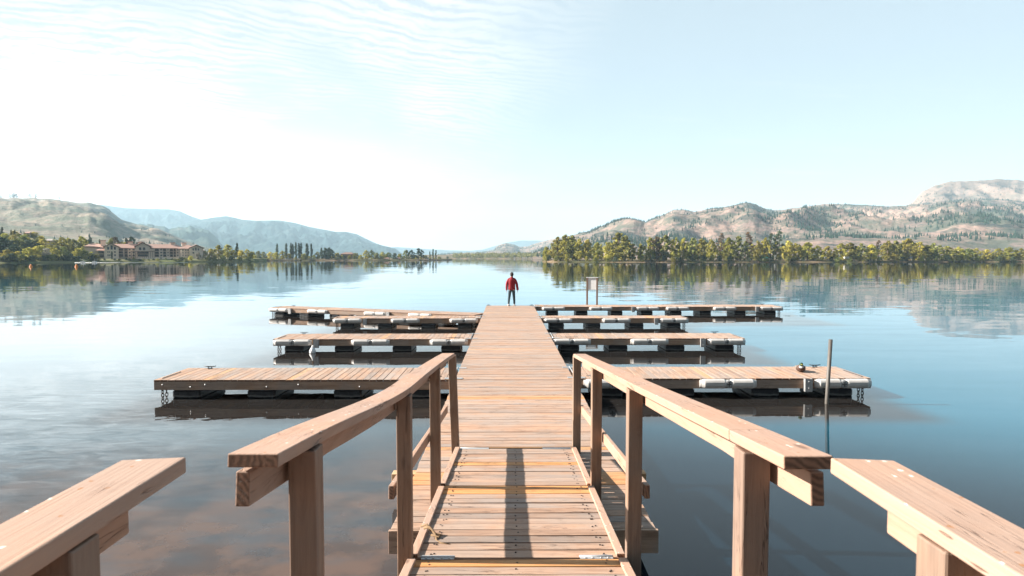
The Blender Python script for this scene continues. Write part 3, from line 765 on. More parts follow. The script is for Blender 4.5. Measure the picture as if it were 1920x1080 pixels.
# left bank
GL = 'trees on the left bank'
lt_ = [(6, 425, 'conifer', 'leaf_dark', 110, 1.6, 'dark conifer on the bank top at the far left edge'), (23, 430, 'conifer', 'leaf_dark', 108, 1.2, 'left one of two small conifers on the left bank top'), (30, 430, 'conifer', 'leaf_dark', 108, 1.2, 'right one of two small conifers on the left bank top'), (47, 433, 'conifer', 'leaf_dark', 108, .9, 'smallest lone conifer on the left bank top'),
 (70, 441, 'bush', 'leaf_dark', 90, 1.2, 'round dark bush on top of the left bank beside the houses'), (80, 443, 'leafy', 'leaf_yellow', 60, 1.2, 0), (104, 448, 'bush', 'leaf_olive', 60, 1.4, 0), (117, 445, 'leafy', 'leaf_olive', 50, 1.4, 0), (130, 447, 'leafy', 'leaf_olive', 50, 1.2, 0), (139, 449, 'leafy', 'leaf_green', 40, 1.2, 0), (153, 443, 'leafy', 'leaf_olive', 40, .9, 'tall olive tree left of the hotel'), (161, 449, 'slim', 'leaf_green', 45, 1.2, 0),
 (171, 446, 'leafy', 'leaf_dark', 60, .8, 'dark tree behind the left end of the hotel'), (188, 448, 'conifer', 'leaf_dark', 70, 1, 'small conifer behind the left roof of the hotel'), (180, 453, 'bush', 'leaf_green', 60, 1, 0), (210, 447, 'leafy', 'leaf_green', 72, .8, 0), (218, 444, 'leafy', 'leaf_brown', 74, 1, 'rusty brown tree behind the hotel roof'), (228, 451, 'bush', 'leaf_yellow', 72, 1, 0),
 (238, 446, 'conifer', 'leaf_dark', 72, 1.4, 'left conifer behind the hotel roof, left of the darker one'), (247, 444, 'leafy', 'leaf_dark', 72, .8, 'darkest tree behind the hotel roof'), (12, 436, 'bush', 'leaf_olive', 90, 1.3, 0), (28, 440, 'bush', 'leaf_yellow', 80, 1.4, 0), (60, 448, 'bush', 'leaf_dark', 50, 1.5, 0), (45, 443, 'leafy', 'leaf_green', 60, 1.4, 0), (35, 446, 'bush', 'leaf_green', 50, 1.3, 0), (18, 448, 'bush', 'leaf_dark', 45, 1.2, 0), (2, 444, 'slim', 'leaf_dark', 40, 1.7, 'tall dark tree at the left picture edge'),
 (10, 447, 'slim', 'leaf_dark', 40, 1.5, 0), (92, 462, 'bush', 'leaf_olive', 24, 1.2, 0), (75, 458, 'bush', 'leaf_olive', 26, 1.2, 0), (-14, 440, 'leafy', 'leaf_green', 60, 1.4, 0), (-30, 448, 'bush', 'leaf_olive', 40, 1.4, 0), (27, 458, 'bush', 'leaf_dark', 25, 1.2, 0),
 (14, 468, 'leafy', 'leaf_yellow', 8, 1.6, 'bright yellow tree by the water at the left edge'), (34, 470, 'bush', 'leaf_yellow', 8, 1.1, 0), (52, 462, 'bush', 'leaf_yellow', 14, .9, 0), (66, 461, 'bush', 'leaf_olive', 14, .9, 0), (88, 464, 'bush', 'leaf_bloom', 10, .8, 'larger bush in pale blossom on the left shore'), (103, 464, 'bush', 'leaf_olive', 12, .9, 0), (119, 461, 'bush', 'leaf_green', 12, .9, 0),
 (133, 474, 'bush', 'leaf_bloom', 6, .9, 'smaller bush in pale blossom right on the left shore'), (147, 463, 'bush', 'leaf_olive', 14, .9, 0), (160, 467, 'bush', 'leaf_green', 11, .9, 0), (172, 471, 'bush', 'leaf_olive', 7, .9, 0), (181, 479, 'bush', 'leaf_green', 5, 1, 0), (-20, 466, 'bush', 'leaf_olive', 10, 1.1, 0), (-50, 455, 'bush', 'leaf_green', 20, 1.2, 0),
 (210, 471, 'poplar', 'leaf_dark', 9, 2.6, 'dark cone shaped tree in front of the left gable of the hotel'), (237, 483, 'bush', 'leaf_dark', 6, 1, 0), (251, 482, 'bush', 'leaf_green', 6, 1, 0), (302, 480, 'conifer', 'leaf_dark', 9, 1.2, 0), (311, 483, 'bush', 'leaf_green', 6, 1, 0), (323, 484, 'bush', 'leaf_dark', 6, 1, 0), (346, 483, 'bush', 'leaf_green', 8, 1.2, 0), (270, 485, 'bush', 'leaf_green', 4, 1.4, 0), (288, 485, 'bush', 'leaf_dark', 4, 1.4, 0), (334, 485, 'bush', 'leaf_olive', 4, 1.4, 0), (224, 485, 'bush', 'leaf_green', 4, 1.4, 0),
 (196, 484, 'bush', 'leaf_dark', 5, 1, 0), (216, 484, 'bush', 'leaf_dark', 5, 1.2, 0), (243, 484, 'bush', 'leaf_dark', 3, 1.2, 0), (262, 486, 'bush', 'leaf_dark', 3, 1.4, 0), (279, 485, 'bush', 'leaf_green', 3, 1.4, 0), (295, 484, 'bush', 'leaf_olive', 3, 1.3, 0), (328, 484, 'bush', 'leaf_green', 3, 1.4, 0), (340, 481, 'bush', 'leaf_dark', 3, 1.4, 0), (350, 484, 'bush', 'leaf_olive', 3, 1.2, 0),
 (358, 479, 'bush', 'leaf_yellow', 4, 1.2, 'yellow bush on the shore right of the hotel'), (372, 472, 'bush', 'leaf_bloom', 7, .8, 'grey flowering bush on the shore right of the hotel'), (385, 470, 'bush', 'leaf_olive', 12, 1, 0), (397, 466, 'leafy', 'leaf_olive', 14, 1.3, 0), (410, 460, 'leafy', 'leaf_olive', 16, 1.3, 0), (427, 459, 'leafy', 'leaf_olive', 16, 1.3, 0), (445, 455, 'conifer', 'leaf_dark', 26, 1.2, 'dark conifer right of the hotel over the yellow trees'), (440, 467, 'bush', 'leaf_yellow', 10, .9, 0), (453, 468, 'bush', 'leaf_yellow', 12, 1, 0), (463, 467, 'leafy', 'leaf_yellow', 16, 1.3, 0), (474, 470, 'bush', 'leaf_olive', 14, 1.1, 0), (403, 480, 'bush', 'leaf_green', 3, 1.2, 0), (418, 478, 'bush', 'leaf_green', 3, 1.2, 0), (434, 479, 'bush', 'leaf_dark', 3, 1.2, 0), (450, 481, 'bush', 'leaf_green', 3, 1.2, 0), (466, 480, 'bush', 'leaf_green', 3, 1.2, 0), (392, 480, 'bush', 'leaf_green', 3, 1.2, 0)]
for i, (px, top, kind, leaf, back, wd, lab) in enumerate(lt_):
    cl = {'leaf_olive': 'olive', 'leaf_yellow': 'yellow green', 'leaf_green': 'mid green', 'leaf_dark': 'dark green', 'leaf_bloom': 'pale', 'leaf_brown': 'brown'}[leaf]
    where = 'on the left bank beside the hotel' if px < 200 else ('around the hotel' if px < 356 else 'on the shore right of the hotel')
    nm = {'bush': 'shore_bush', 'conifer': 'conifer_tree'}.get(kind, 'shore_tree')
    l = lab or '%s %s growing %s' % (cl, 'bush' if kind == 'bush' else 'tree', where)
    ptree(nm, l, 'bush' if kind == 'bush' else 'tree', kind, leaf, {'leafy': 1, 'slim': 1, 'bush': 11, 'conifer': 31, 'poplar': 21}[kind] + i % 3, 0, px, top, back, wd, None if lab else 'trees ' + where)
for i in range(60):
    px = -900 + i * 14.6 + random.uniform(-6, 6)
    ptree('shore_tree', 'leafy tree on the left bank beyond the picture edge', 'tree', random.choice(['leafy', 'bush', 'bush']), random.choice(['leaf_green', 'leaf_olive', 'leaf_dark']), 11 + i % 3 if i % 2 else 1 + i % 3, 0, px, random.uniform(455, 474), random.uniform(4, 60), 1.2, 'trees further along the left bank')
for i in range(26):
    px = -10 + i * 7.6
    ptree('shore_bush', 'dark low bush at the waterline of the left bank', 'bush', 'bush', random.choice(['leaf_dark', 'leaf_green', 'leaf_olive']), 11 + i % 3, 0, px, 481 - random.uniform(0, 7), 3 + random.uniform(0, 5), 1.2, 'waterline bushes of the left bank')
for i in range(46):
    px = random.uniform(-60, 95); bk = random.uniform(55, 115)
    q = shore_at(0, px, bk)
    tree('bank_shrub', 'rounded shrub on the upper slope of the left bank', 'shrub', 'bush', random.choice(['leaf_olive', 'leaf_green', 'leaf_yellow', 'leaf_dark']), 'bark', 11 + i % 3, q, random.uniform(1.8, 4.2), 1.4, 'shrubs on the upper left bank')
for i, (px, hh) in enumerate(ridge_px):
    grid = None
    q = AY(px, 372.3 + (2 if px > 100 else 0), 2290)
    q.z -= 2
    tree('ridge_tree', 'tiny lone tree on the skyline of the dry grassy left hill', 'tree', 'pine', 'leaf_dark', 'bark', 41, q, hh * 1.9 + 3, 1.6, 'lone trees on the left skyline')

# far shore at the lake end, a wood that reads as one mass
fb = MB(); rnd = random.Random(5)
for i in range(520):
    px = 850 + 180 * rnd.random()
    b_ = rnd.uniform(8, 160); q = shore_at(3, px, b_)
    r = rnd.uniform(2.2, 5.5)
    crown_leaves(fb, rnd, q + Vector((0, 0, r)), (r, r, r), 14, 1.2)
fb.build('far_wood', M['leaf_green'], kind='stuff', label='far line of low trees at the end of the lake', cat='trees')
# ------------------------------------------------------------------ floating docks
DZ = 0.40                       # deck above the water
rnd = random.Random(21)
def board_tint(r, fresh=0.05, v=0.09):
    if r.random() < fresh: return (1.28, 1.12, 0.86)
    g = 1 + r.uniform(-v, v); w = r.uniform(-.05, .05)
    return (g * (1 + w), g, g * (1 - w))
def boards(mb, x0, x1, y0, y1, ztop, pitch, along, r, gap=0.008, th=0.038, seams=(), fresh=0.03, fresh_at=(), over=0.0):
    """planks lie across: along='y' -> planks run in x and are stacked in y"""
    a = y0 if along == 'y' else x0; e = y1 if along == 'y' else x1; i = 0
    while a < e - 0.03:
        b = min(a + pitch, e)
        t = board_tint(r, fresh)
        for fa in fresh_at:
            if abs((a + b) / 2 - fa) < pitch / 2: t = (1.3, 0.98, 0.62)
        dz = r.uniform(-.0025, .0025); o0 = r.uniform(-over, over); o1 = r.uniform(-over, over)
        g = gap * r.uniform(.5, 1.6)
        for s_ in seams:
            if a < s_ <= b: g = 0.035
        rot = Matrix.Rotation(r.uniform(-.004, .004), 3, 'X' if along == 'y' else 'Y')
        if along == 'y': mb.box(((x0 + x1) / 2 + (o1 + o0) / 2, (a + b - g) / 2, ztop - th / 2 + dz), (x1 - x0 + o1 - o0, b - a - g, th), rot, t)
        else: mb.box(((a + b - g) / 2, (y0 + y1) / 2 + (o1 + o0) / 2, ztop - th / 2 + dz), (b - a - g, y1 - y0 + o1 - o0, th), rot, t)
        a = b; i += 1

# main walkway
MX0, MX1, MY0, MY1 = -1.07, 1.37, 5.80, 33.2
md = thing('main_dock', 'long wooden floating walkway running straight out to the standing person', 'dock', (0.15, MY0, 0))
def P(o): return -Vector(o.location)
mdl = P(md)
b1 = MB(); boards(b1, MX0, MX1, MY0, MY1, DZ, 0.142, 'y', rnd, seams=(12.9, 14.6, 19.4, 26.5, 31.4), fresh_at=(7.3, 7.15, 6.95, 8.35, 11.3), over=.006)
b1.build('deck', M['deck_x'], md, bevel=.003, loc=mdl, seg=1)
fr = MB()
for x in (MX0 + .025, MX1 - .025): fr.bx(x - .022, x + .022, MY0 + .03, MY1 - .03, 0.17, DZ - .042)
for y in (MY0 + .03, MY1 - .03, 12.9, 19.4, 26.5): fr.bx(MX0 + .05, MX1 - .05, y - .02, y + .02, 0.18, DZ - .043)
fr.build('frame', M['frame_y'], md, bevel=.004, loc=mdl)
sf = MB(); sf.bx(MX0 - .02, MX1 + .02, MY0 - .045, MY0 - .005, 0.18, DZ - .003); sf.build('end_board', M['frame_x'], md, bevel=.004, loc=mdl, label='weathered board closing the near end of the walkway')
cbm = MB(); cbm.bx(-1.36, 1.64, 7.42, 7.56, 0.12, DZ - .045, (1.5, 1.35, 1.0)); cbm.build('cross_beam', M['frame_x'], md, bevel=.006, loc=mdl, label='timber beam sticking out past both sides under the walkway')
def float_mesh(w, d, h0=-.28, h1=.185):
    f = MB(); 
    prof = [(-.03, h0), (0, h0 + .06), (0, -.04), (-.015, -.01), (0, .02), (0, h1 - .05), (-.012, h1 - .04), (-.012, h1)]
    rings = []
    for o_, z in prof:
        hw, hd = w / 2 + o_, d / 2 + o_; c = .04; ring = []
        for sx, sy in ((1, 1), (-1, 1), (-1, -1), (1, -1)):
            p = [(sx * hw, sy * (hd - c)), (sx * (hw - c), sy * hd)]
            if sx * sy < 0: p.reverse()
            ring += p
        rings.append([(a, b, z) for a, b in ring])
    f.loft(rings, smooth=False)
    for s in (-1, 1):
        for k in (-1, 0, 1): f.bx(k * w * .3 - .02, k * w * .3 + .02, s * (d / 2 - .005) - .012, s * (d / 2 - .005) + .012, .03, h1 - .06)
    return f
FMAIN = float_mesh(1.9, .95).mesh('float_block', M['float'])
for y in (6.6, 9.4, 12.0, 15.6, 18.2, 21.6, 24.6, 28.2, 32.2):
    o = bpy.data.objects.new('float_block', FMAIN); COL.objects.link(o); o.parent = md; o.location = (.15 - md.location.x, y - md.location.y, 0)
for x in (MX0 + .10, MX1 - .10):     # corner irons at the lake end
    q = MB(); q.bx(x - .10, x + .10, MY1 - .16, MY1 + .012, DZ + .002, DZ + .010); q.bx(x - .10, x + .10, MY1 + .006, MY1 + .014, DZ - .12, DZ + .008); q.tube([(x - .05, MY1 - .08, DZ + .01), (x - .05, MY1 - .08, DZ + .05), (x + .06, MY1 - .08, DZ + .05)], .012, 6)
    q.build('corner_iron', M['dark'], md, loc=mdl)

# parts of a finger dock, made once. Local: x from root 0 to tip L, y from -W (near side) to 0, z=0 water
FW, FL = 1.38, 6.05
FLO = float_mesh(.58, 1.22).mesh('float_block', M['float'])
def fender_mb():
    f = MB(); n = 12; Lh = 1.17
    st = [(0, .50), (.03, .62), (.09, 1), (.50, 1), (.545, .66), (.625, .66), (.67, 1), (1.08, 1), (1.14, .62), (1.17, .50)]
    rings = []
    for x, s in st:
        ring = []
        for k in range(n):
            a = math.pi * k / (n - 1)
            ring.append((x - Lh / 2, -.105 * math.sin(a) ** .7 * s - .001, .098 * math.cos(a) * (.55 + .45 * s)))
        ring += [(x - Lh / 2, .0, -.05), (x - Lh / 2, .0, .05)]
        rings.append(ring)
    f.loft(rings, smooth=False)
    # raised grooves along the body
    for sx in (-1, 1):
        for z in (-.035, .035): f.bx(sx * .29 - .19, sx * .29 + .19, -.106, -.098, z - .004, z + .004, (.7, .7, .7))
    return f
def plate_mb():
    g = MB(); rings = []
    for y, r in ((-.062, .085), (-.088, .085), (-.098, .06)):
        rings.append([(r * math.cos(2 * math.pi * k / 14), y, r * math.sin(2 * math.pi * k / 14)) for k in range(14)])
    g.loft(rings, smooth=False); return g
FEN = fender_mb().mesh('fender', M['fender'])
M['medal'] = simple('grey_fastener', (0.32, 0.32, 0.32), 0.5, 0.2, 0.1, 20)
pm = plate_mb(); pm.bx(-.05, .05, -.106, -.096, -.010, .010, (.25, .25, .25)); pm.bx(-.010, .010, -.106, -.096, -.05, .05, (.25, .25, .25))
MED = pm.mesh('fastener', M['medal'])
PLT = MB()
PLT.bx(-.075, .075, -.085, -.078, -.15, .115); PLT.bx(-.075, -.067, -.078, -.003, -.15, .115); PLT.bx(.067, .075, -.078, -.003, -.15, .115)
for z in (-.08, .06): PLT.tube([(0, -.079, z), (0, -.095, z)], .014, 6)
PLTM = PLT.mesh('pile_bracket', M['steel'])
def chain_mesh(n=6):
    c = MB(); z = 0.21
    for k in range(n):
        c.torus((0, 0, z - k * .062), .018, .0075, (1, 0, 0) if k % 2 else (0, 1, 0), 10, 5, 1.0 if k % 2 == 0 else 2.0, 2.0 if k % 2 == 0 else 1.0)
    return c
def chain_mb(n=7):
    c = MB()
    for k in range(n):
        z = .20 - k * .068; pts = []
        for q in range(14):
            a = 2 * math.pi * q / 14
            u = .026 * math.cos(a); w = .045 * math.sin(a)
            pts.append((u, 0, z + w) if k % 2 == 0 else (0, u, z + w))
        c.tube(pts + [pts[0], pts[1]], .009, 5)
    return c
CHN = chain_mb().mesh('chain', M['rust'])
def cleat_mb():
    c = MB()
    c.bx(-.05, .05, -.02, .02, 0, .012); c.tube([(-.035, 0, .01), (-.03, 0, .045)], .010, 6); c.tube([(.035, 0, .01), (.03, 0, .045)], .010, 6)
    c.tube([(-.13, 0, .062), (-.06, 0, .048), (.06, 0, .048), (.13, 0, .062)], [.008, .012, .012, .008], 6); return c
CLT = cleat_mb().mesh('cleat', M['dark'])
def part(name, me, parent, loc, rz=0.0, sc=None, label=None):
    o = bpy.data.objects.new(name, me); COL.objects.link(o); o.parent = parent; o.location = loc; o.rotation_euler = (0, 0, rz)
    if sc: o.scale = sc
    if label: o['label'] = label
    return o
def finger(label, x_root, y_front, sign, L=FL, W=FW, ang=0.0, fenders=True, group=None, seed=0, double=False, cleats=True, iron=True, front_tint=(1, 1, 1)):
    """sign +1 reaches right, -1 reaches left; ang swings the tip away from the camera"""
    r = random.Random(seed)
    t = thing('finger_dock', label, 'dock', (x_root, y_front, 0), sign * ang, group)
    s = sign
    X = lambda a: s * a
    d = MB()
    xs = sorted((X(0.02), X(L)))
    boards(d, xs[0], xs[1], 0.0, W, DZ, 0.142, 'x', r, fresh=.04, over=.004, seams=((X(L / 2),) if double else ()))
    d.build('deck', M['deck_y'], t, bevel=.003, seg=1)
    f = MB(); a0, a1 = sorted((X(0), X(L)))
    for y in (.021, W - .021): f.bx(a0, a1, y - .0205, y + .0205, .19, DZ - .041, front_tint)
    f.build('side_beam', M['frame_x'], t, bevel=.004)
    f = MB()
    for x in [X(.02), X(L - .02)] + ([X(L / 2)] if double else [X(L / 2)]): f.bx(x - .019, x + .019, .044, W - .044, .195, DZ - .042)
    f.build('cross_beam', M['frame_y'], t)
    segs = [(0, L / 2), (L / 2, L)] if double else [(0, L)]
    for (u0, u1) in segs:
        tip = u1
        for q in (.60, 2.14, 3.92, 5.42):
            if tip - q > u0: part('float_block', FLO, t, (X(tip - q), W / 2, 0))
        if fenders:
            for q in (.60, 2.98, 5.38):
                if tip - q - .5 < u0: continue
                fo = part('fender', FEN, t, (X(tip - q), -.002, .292))
                part('fastener', MED, fo, (0, 0, 0))
            part('pile_bracket', PLTM, t, (X(tip - 1.33), 0, .285))
            if s < 0 or True:
                fo = part('fender', FEN, t, (X(tip - 2.98), W + .002, .292), math.pi); part('fastener', MED, fo, (0, 0, 0))
    if not fenders:
        for i, q in enumerate((.18, .75, 1.05, 2.3, 2.95, 4.2, 5.1)):
            bo = MB(); z = .255 if i % 2 else .30
            bo.tube([(0, .002, 0), (0, -.014, 0)], .016, 8); bo.tube([(0, -.012, 0), (0, -.022, 0)], .009, 6)
            part('bolt', bo.mesh('bolt', M['steel']), t, (X(L - q), 0, z))
    part('chain', CHN, t, (X(L - .12), .10, 0)); part('chain', CHN, t, (X(L - .17), .16, 0.0), .6)
    if cleats: part('cleat', CLT, t, (X(L - .55), W - .12, DZ + .003)); 
    if iron:
        m_ = MB()
        for y in (.03, W - .15): m_.bx(-.17, .20, y, y + .12, DZ + .003, DZ + .011)
        m_.tube([(0, .02, DZ + .012), (0, W - .02, DZ + .012)], .013, 6)
        m_.bx(-.06, .06, .04, .16, DZ - .16, DZ + .002)
        part('hinge_plate', m_.mesh('hinge_plate', M['steel']), t, (X(.0), 0, 0), 0)
        m2 = MB(); m2.tube([(0, 0, .006), (.55, 0, .006)], .006, 5); m2.tube([(.18, -.09, .006), (.18, .12, .006)], .006, 5); m2.tube([(.30, -.09, .006), (.30, .12, .006)], .006, 5)
        part('tie_rod', m2.mesh('tie_rod', M['dark']), t, (X(.25) if s > 0 else X(.80), .30, DZ + .003))
    for x in (X(L - .05),):
        a = MB(); a.tube([(0, .12, 0), (0, W * .62, 0)], .008, 5); part('edge_rod', a.mesh('edge_rod', M['dark']), t, (x - X(.06), 0, DZ + .010))
    return t
LX, RX = MX0 - .05, MX1 + .05
YR = [13.02, 19.55, 26.25, 32.35]
finger('nearest finger dock on the left, plain dark side board without fenders', LX, YR[0], -1, L=6.10, W=1.42, fenders=False, seed=1)
finger('nearest finger dock on the right, pale fenders and a duck sitting on it', RX, YR[0] + .08, 1, L=6.12, W=1.42, seed=2)
finger('second finger dock on the left, with a white buoy hanging from its side', LX, YR[1], -1, L=6.05, seed=3)
finger('second right finger dock, just behind the one with the duck', RX, YR[1] + .1, 1, L=5.95, seed=4)
finger('third finger dock on the left, just in front of the slanting double one', LX, YR[2], -1, L=6.05, W=1.15, seed=5)
finger('third right finger dock, just before the long one with the sign', RX, YR[2], 1, L=6.05, W=1.15, seed=6)
finger('slanting double length finger dock, farthest on the left', -1.45, 27.62, -1, L=11.3, W=1.25, ang=R(22.6), seed=7, double=True, iron=False)
finger('farthest right finger dock, double length, with the blank sign', RX, YR[3], 1, L=12.6, W=1.38, seed=8, double=True)

# ------------------------------------------------------------------ gangway
def rz(Y):                        # height of the walking surface
    if Y >= 4.41: dr = 2.42 - (8 - Y) * .083
    elif Y >= 1.8: dr = 2.122 - (4.41 - Y) * .13
    else: dr = 1.783
    return CAMZ - dr
gw = thing('gangway', 'sloping wooden gangway with handrails leading down to the floating walkway', 'gangway', (0.1, 8.0, 0.3))
gl = P(gw)
XA = lambda Y: .07 + (Y - 4.41) * .0103       # centre line
r2 = random.Random(5)
def sloped_deck(y0, y1, fresh, pitch, name, lab=None):
    d = MB(); n = round((y1 - y0) / pitch); pt = (y1 - y0) / n
    for i in range(n):
        a = y0 + i * pt; g = .010 * r2.uniform(.6, 1.7); b = a + pt - g
        ya = (a + b) / 2; sl = math.atan2(rz(b) - rz(a), b - a)
        t = board_tint(r2, 0, .14)
        t = (t[0] * .92, t[1] * .92, t[2] * .92)
        if i in fresh: t = (1.42, 1.0, .52)
        cx = XA(ya)
        rot = Matrix.Rotation(sl + r2.uniform(-.014, .014), 3, 'X') @ Matrix.Rotation(r2.uniform(-.004, .004), 3, 'Y')
        d.box((cx, ya, rz(ya) - .019 + r2.uniform(-.003, .003)), (1.53, (b - a), .038), rot, t)
    return d.build(name, M['deck_x'], gw, bevel=.004, loc=gl)
sloped_deck(4.45, 8.0, (19, 11, 12), 0.142, 'deck')
sloped_deck(1.82, 4.41, (17,), 0.142, 'deck')
nh = MB(); rn = random.Random(3)
for y0, y1, n in ((4.45, 8.0, 25), (1.82, 4.41, 18)):
    for i in range(n):
        for xo in (-.62, -.60, .0, .61, .63):
            yy = y0 + (i + .5 + rn.uniform(-.28, .28)) * (y1 - y0) / n; xx = XA(yy) + xo + rn.uniform(-.012, .012)
            z = rz(yy) + .0035
            nh.loft([[(xx + r_ * math.cos(k * 1.047), yy + r_ * math.sin(k * 1.047), z + dz) for k in range(6)] for r_, dz in ((.0075, -.004), (.0075, .001), (.004, .002))], smooth=False)
nh.build('nail_heads', M['rust'], gw, loc=gl)
# loose flap onto the walkway
fl = MB(); fl.beam((XA(8.1) - .70, 8.09, DZ + .050), (XA(8.1) + .70, 8.09, DZ + .050), .14, .036, (1.3,.98,.55), up=Vector((0, .25, 1)).normalized()); fl.build('flap_board', M['deck_x'], gw, bevel=.004, loc=gl, label='fresh orange board at the foot of the gangway')
for sx in (-1, 1):
    p_ = MB(); x = XA(8) + sx * .52; p_.bx(x - .18, x + .18, 7.955, 8.01, rz(7.98) + .003, rz(7.98) + .009); p_.tube([(x - .18, 8.012, rz(8) + .004), (x + .18, 8.012, rz(8) + .004)], .010, 6); p_.build('hinge_plate', M['steel'], gw, loc=gl)
    p_ = MB(); x = XA(4.4) + sx * .56; p_.bx(x - .115, x + .115, 4.395, 4.455, rz(4.43) + .004, rz(4.43) + .010); p_.tube([(x - .12, 4.43, rz(4.43) + .008), (x + .12, 4.43, rz(4.43) + .008)], .009, 6)
    for k in (-.08, -.03, .03, .08): p_.tube([(x + k, 4.405, rz(4.4) + .008), (x + k, 4.405, rz(4.4) + .014)], .007, 6)
    p_.build('hinge_plate', M['steel'], gw, loc=gl)
# stringers
for y0, y1 in ((4.47, 7.98), (1.84, 4.39)):
    for sx in (-.66, 0, .66):
        s_ = MB(); s_.beam((XA(y0) + sx, y0, rz(y0) - .125), (XA(y1) + sx, y1, rz(y1) - .125), .04, .16); s_.build('stringer', M['frame_y'], gw, loc=gl)
PY = [2.28, 4.40, 6.25, 8.08]
LXP = [-.726, -.714, -.710, -.700]; RXP = [.886, .884, .880, .886]
# kerbs lie between the posts
for sx in (-1, 1):
    for y0, y1 in ((1.84, 4.36), (4.44, 6.20), (6.28, 8.0)):
        k = MB(); o_ = .735
        k.beam((XA(y0) + sx * o_, y0, rz(y0) + .013), (XA(y1) + sx * o_, y1, rz(y1) + .013), .060, .026, (1.08, 1.08, 1.08)); k.build('kerb', M['rail_y'], gw, bevel=.005, loc=gl)
# cap boards: (Y, drop under the camera)
capL = [(1.92, .595), (2.35, .645), (2.8, .705), (3.3, .775), (3.8, .840), (4.2, .886), (4.55, .918), (5.2, .962), (6.2, 1.040), (7.2, 1.125), (7.95, 1.195)]
capR = [(1.94, .612), (2.4, .658), (3.2, .742), (4.2, .845), (5.2, .940), (6.3, 1.048), (7.95, 1.205)]
def cz(c, Y): return CAMZ - lerp_list(c, Y)
def cut(c, a, b, n=9): return [a + (b - a) * i / n for i in range(n + 1)]
def rails(side):
    if side < 0: c, px_, seam = capL, LXP, 4.46; cx = lambda y: -.772 + (y - 1.9) * .0060; sx_ = lambda y: cx(y) - .046
    else: c, px_, seam = capR, RXP, 2.42; cx = lambda y: .930 - (y - 1.9) * .0042; sx_ = lambda y: cx(y) + .052
    for a, b in ((c[0][0], seam - .002), (seam + .002, c[-1][0])):
        m_ = MB(); m_.path([(cx(y), y, cz(c, y) - .021) for y in cut(c, a, b, 14)], .155, .042, (1.02, 1.0 + (.004 if a > seam else 0), 1.0))
        m_.build('handrail', M['rail_y'], gw, bevel=.004, loc=gl)
    m_ = MB(); a = c[0][0] + (.045 if side > 0 else .03)
    m_.path([(sx_(y), y, cz(c, y) - .042 - .006 - .056 - (.012 * (1 if y < 2.6 else 0))) for y in cut(c, a, c[-1][0] - .03, 14)], .045, .108, (.98, .97, .96))
    m_.build('under_rail', M['rail_y'], gw, bevel=.005, loc=gl)
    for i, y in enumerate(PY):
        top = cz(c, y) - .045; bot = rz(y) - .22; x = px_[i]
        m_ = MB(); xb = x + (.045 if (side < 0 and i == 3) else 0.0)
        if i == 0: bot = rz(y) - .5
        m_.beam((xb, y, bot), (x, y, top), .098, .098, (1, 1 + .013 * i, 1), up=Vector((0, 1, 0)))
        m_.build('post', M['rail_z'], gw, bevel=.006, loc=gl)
    m_ = MB()
    m_.path([(sx_(y), y, rz(y) + .49) for y in cut(c, 4.36, 8.12, 6)], .038, .095, (1, .99, .98))
    m_.build('mid_rail', M['rail_y'], gw, bevel=.005, loc=gl)
rails(-1); rails(1)

# pier the photographer stands on, with its own handrails
pier = thing('pier', 'fixed wooden pier end the gangway hangs from, at the bottom edge', 'pier', (0.05, 1.7, 0.0))
pl = P(pier)
d = MB(); boards(d, -.78, .92, -3.0, 1.80, rz(0), .142, 'y', r2); d.build('deck', M['deck_x'], pier, bevel=.003, loc=pl, seg=1)
for x in (-.70, .84):
    b_ = MB(); b_.bx(x - .03, x + .03, -3.0, 1.78, rz(0) - .24, rz(0) - .045); b_.build('beam', M['frame_y'], pier, loc=pl)
    for y in (-2.4, 1.5):
        b_ = MB(); b_.tube([(x, y, -1.2), (x, y, rz(0) - .245)], .13, 14); b_.build('pile', M['frame_y'], pier, loc=pl)
def near_rail(s, label):
    x = .934 if s > 0 else -.922
    t = thing('handrail', label, 'railing', (x, 1.26, rz(0)), 0)
    l = P(t); zt = CAMZ - (.530 if s > 0 else .524)
    m_ = MB(); y1 = 1.655; n = 8
    # the free end is cut a little askew
    w = .0775; vs = []
    skew = .012
    for y, k in ((-3.0, 0), (y1, 1)):
        for a, b in ((-1, -1), (1, -1), (1, 1), (-1, 1)): vs.append((x + a * w, y + (skew * a * s * -1 if k else 0) , zt - .021 + b * .021))
    m_.add(vs, [(0, 1, 2, 3), (7, 6, 5, 4), (0, 4, 5, 1), (1, 5, 6, 2), (2, 6, 7, 3), (3, 7, 4, 0)])
    m_.build('cap_board', M['rail_y'], t, bevel=.004, loc=l)
    m_ = MB(); m_.bx(x + s * .035 - .02, x + s * .035 + .02, -3.0, 1.565, zt - .042 - .118, zt - .044, (.97, .96, .95)); m_.build('under_rail', M['rail_y'], t, bevel=.005, loc=l)
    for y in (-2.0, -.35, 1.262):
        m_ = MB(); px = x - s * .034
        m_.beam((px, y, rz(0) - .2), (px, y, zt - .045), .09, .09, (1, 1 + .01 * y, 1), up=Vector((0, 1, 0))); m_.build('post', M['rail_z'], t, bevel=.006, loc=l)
    return t
near_rail(-1, 'short stub of pier handrail cutting in at the bottom left corner')
near_rail(1, 'short stub of pier handrail cutting in at the bottom right corner')

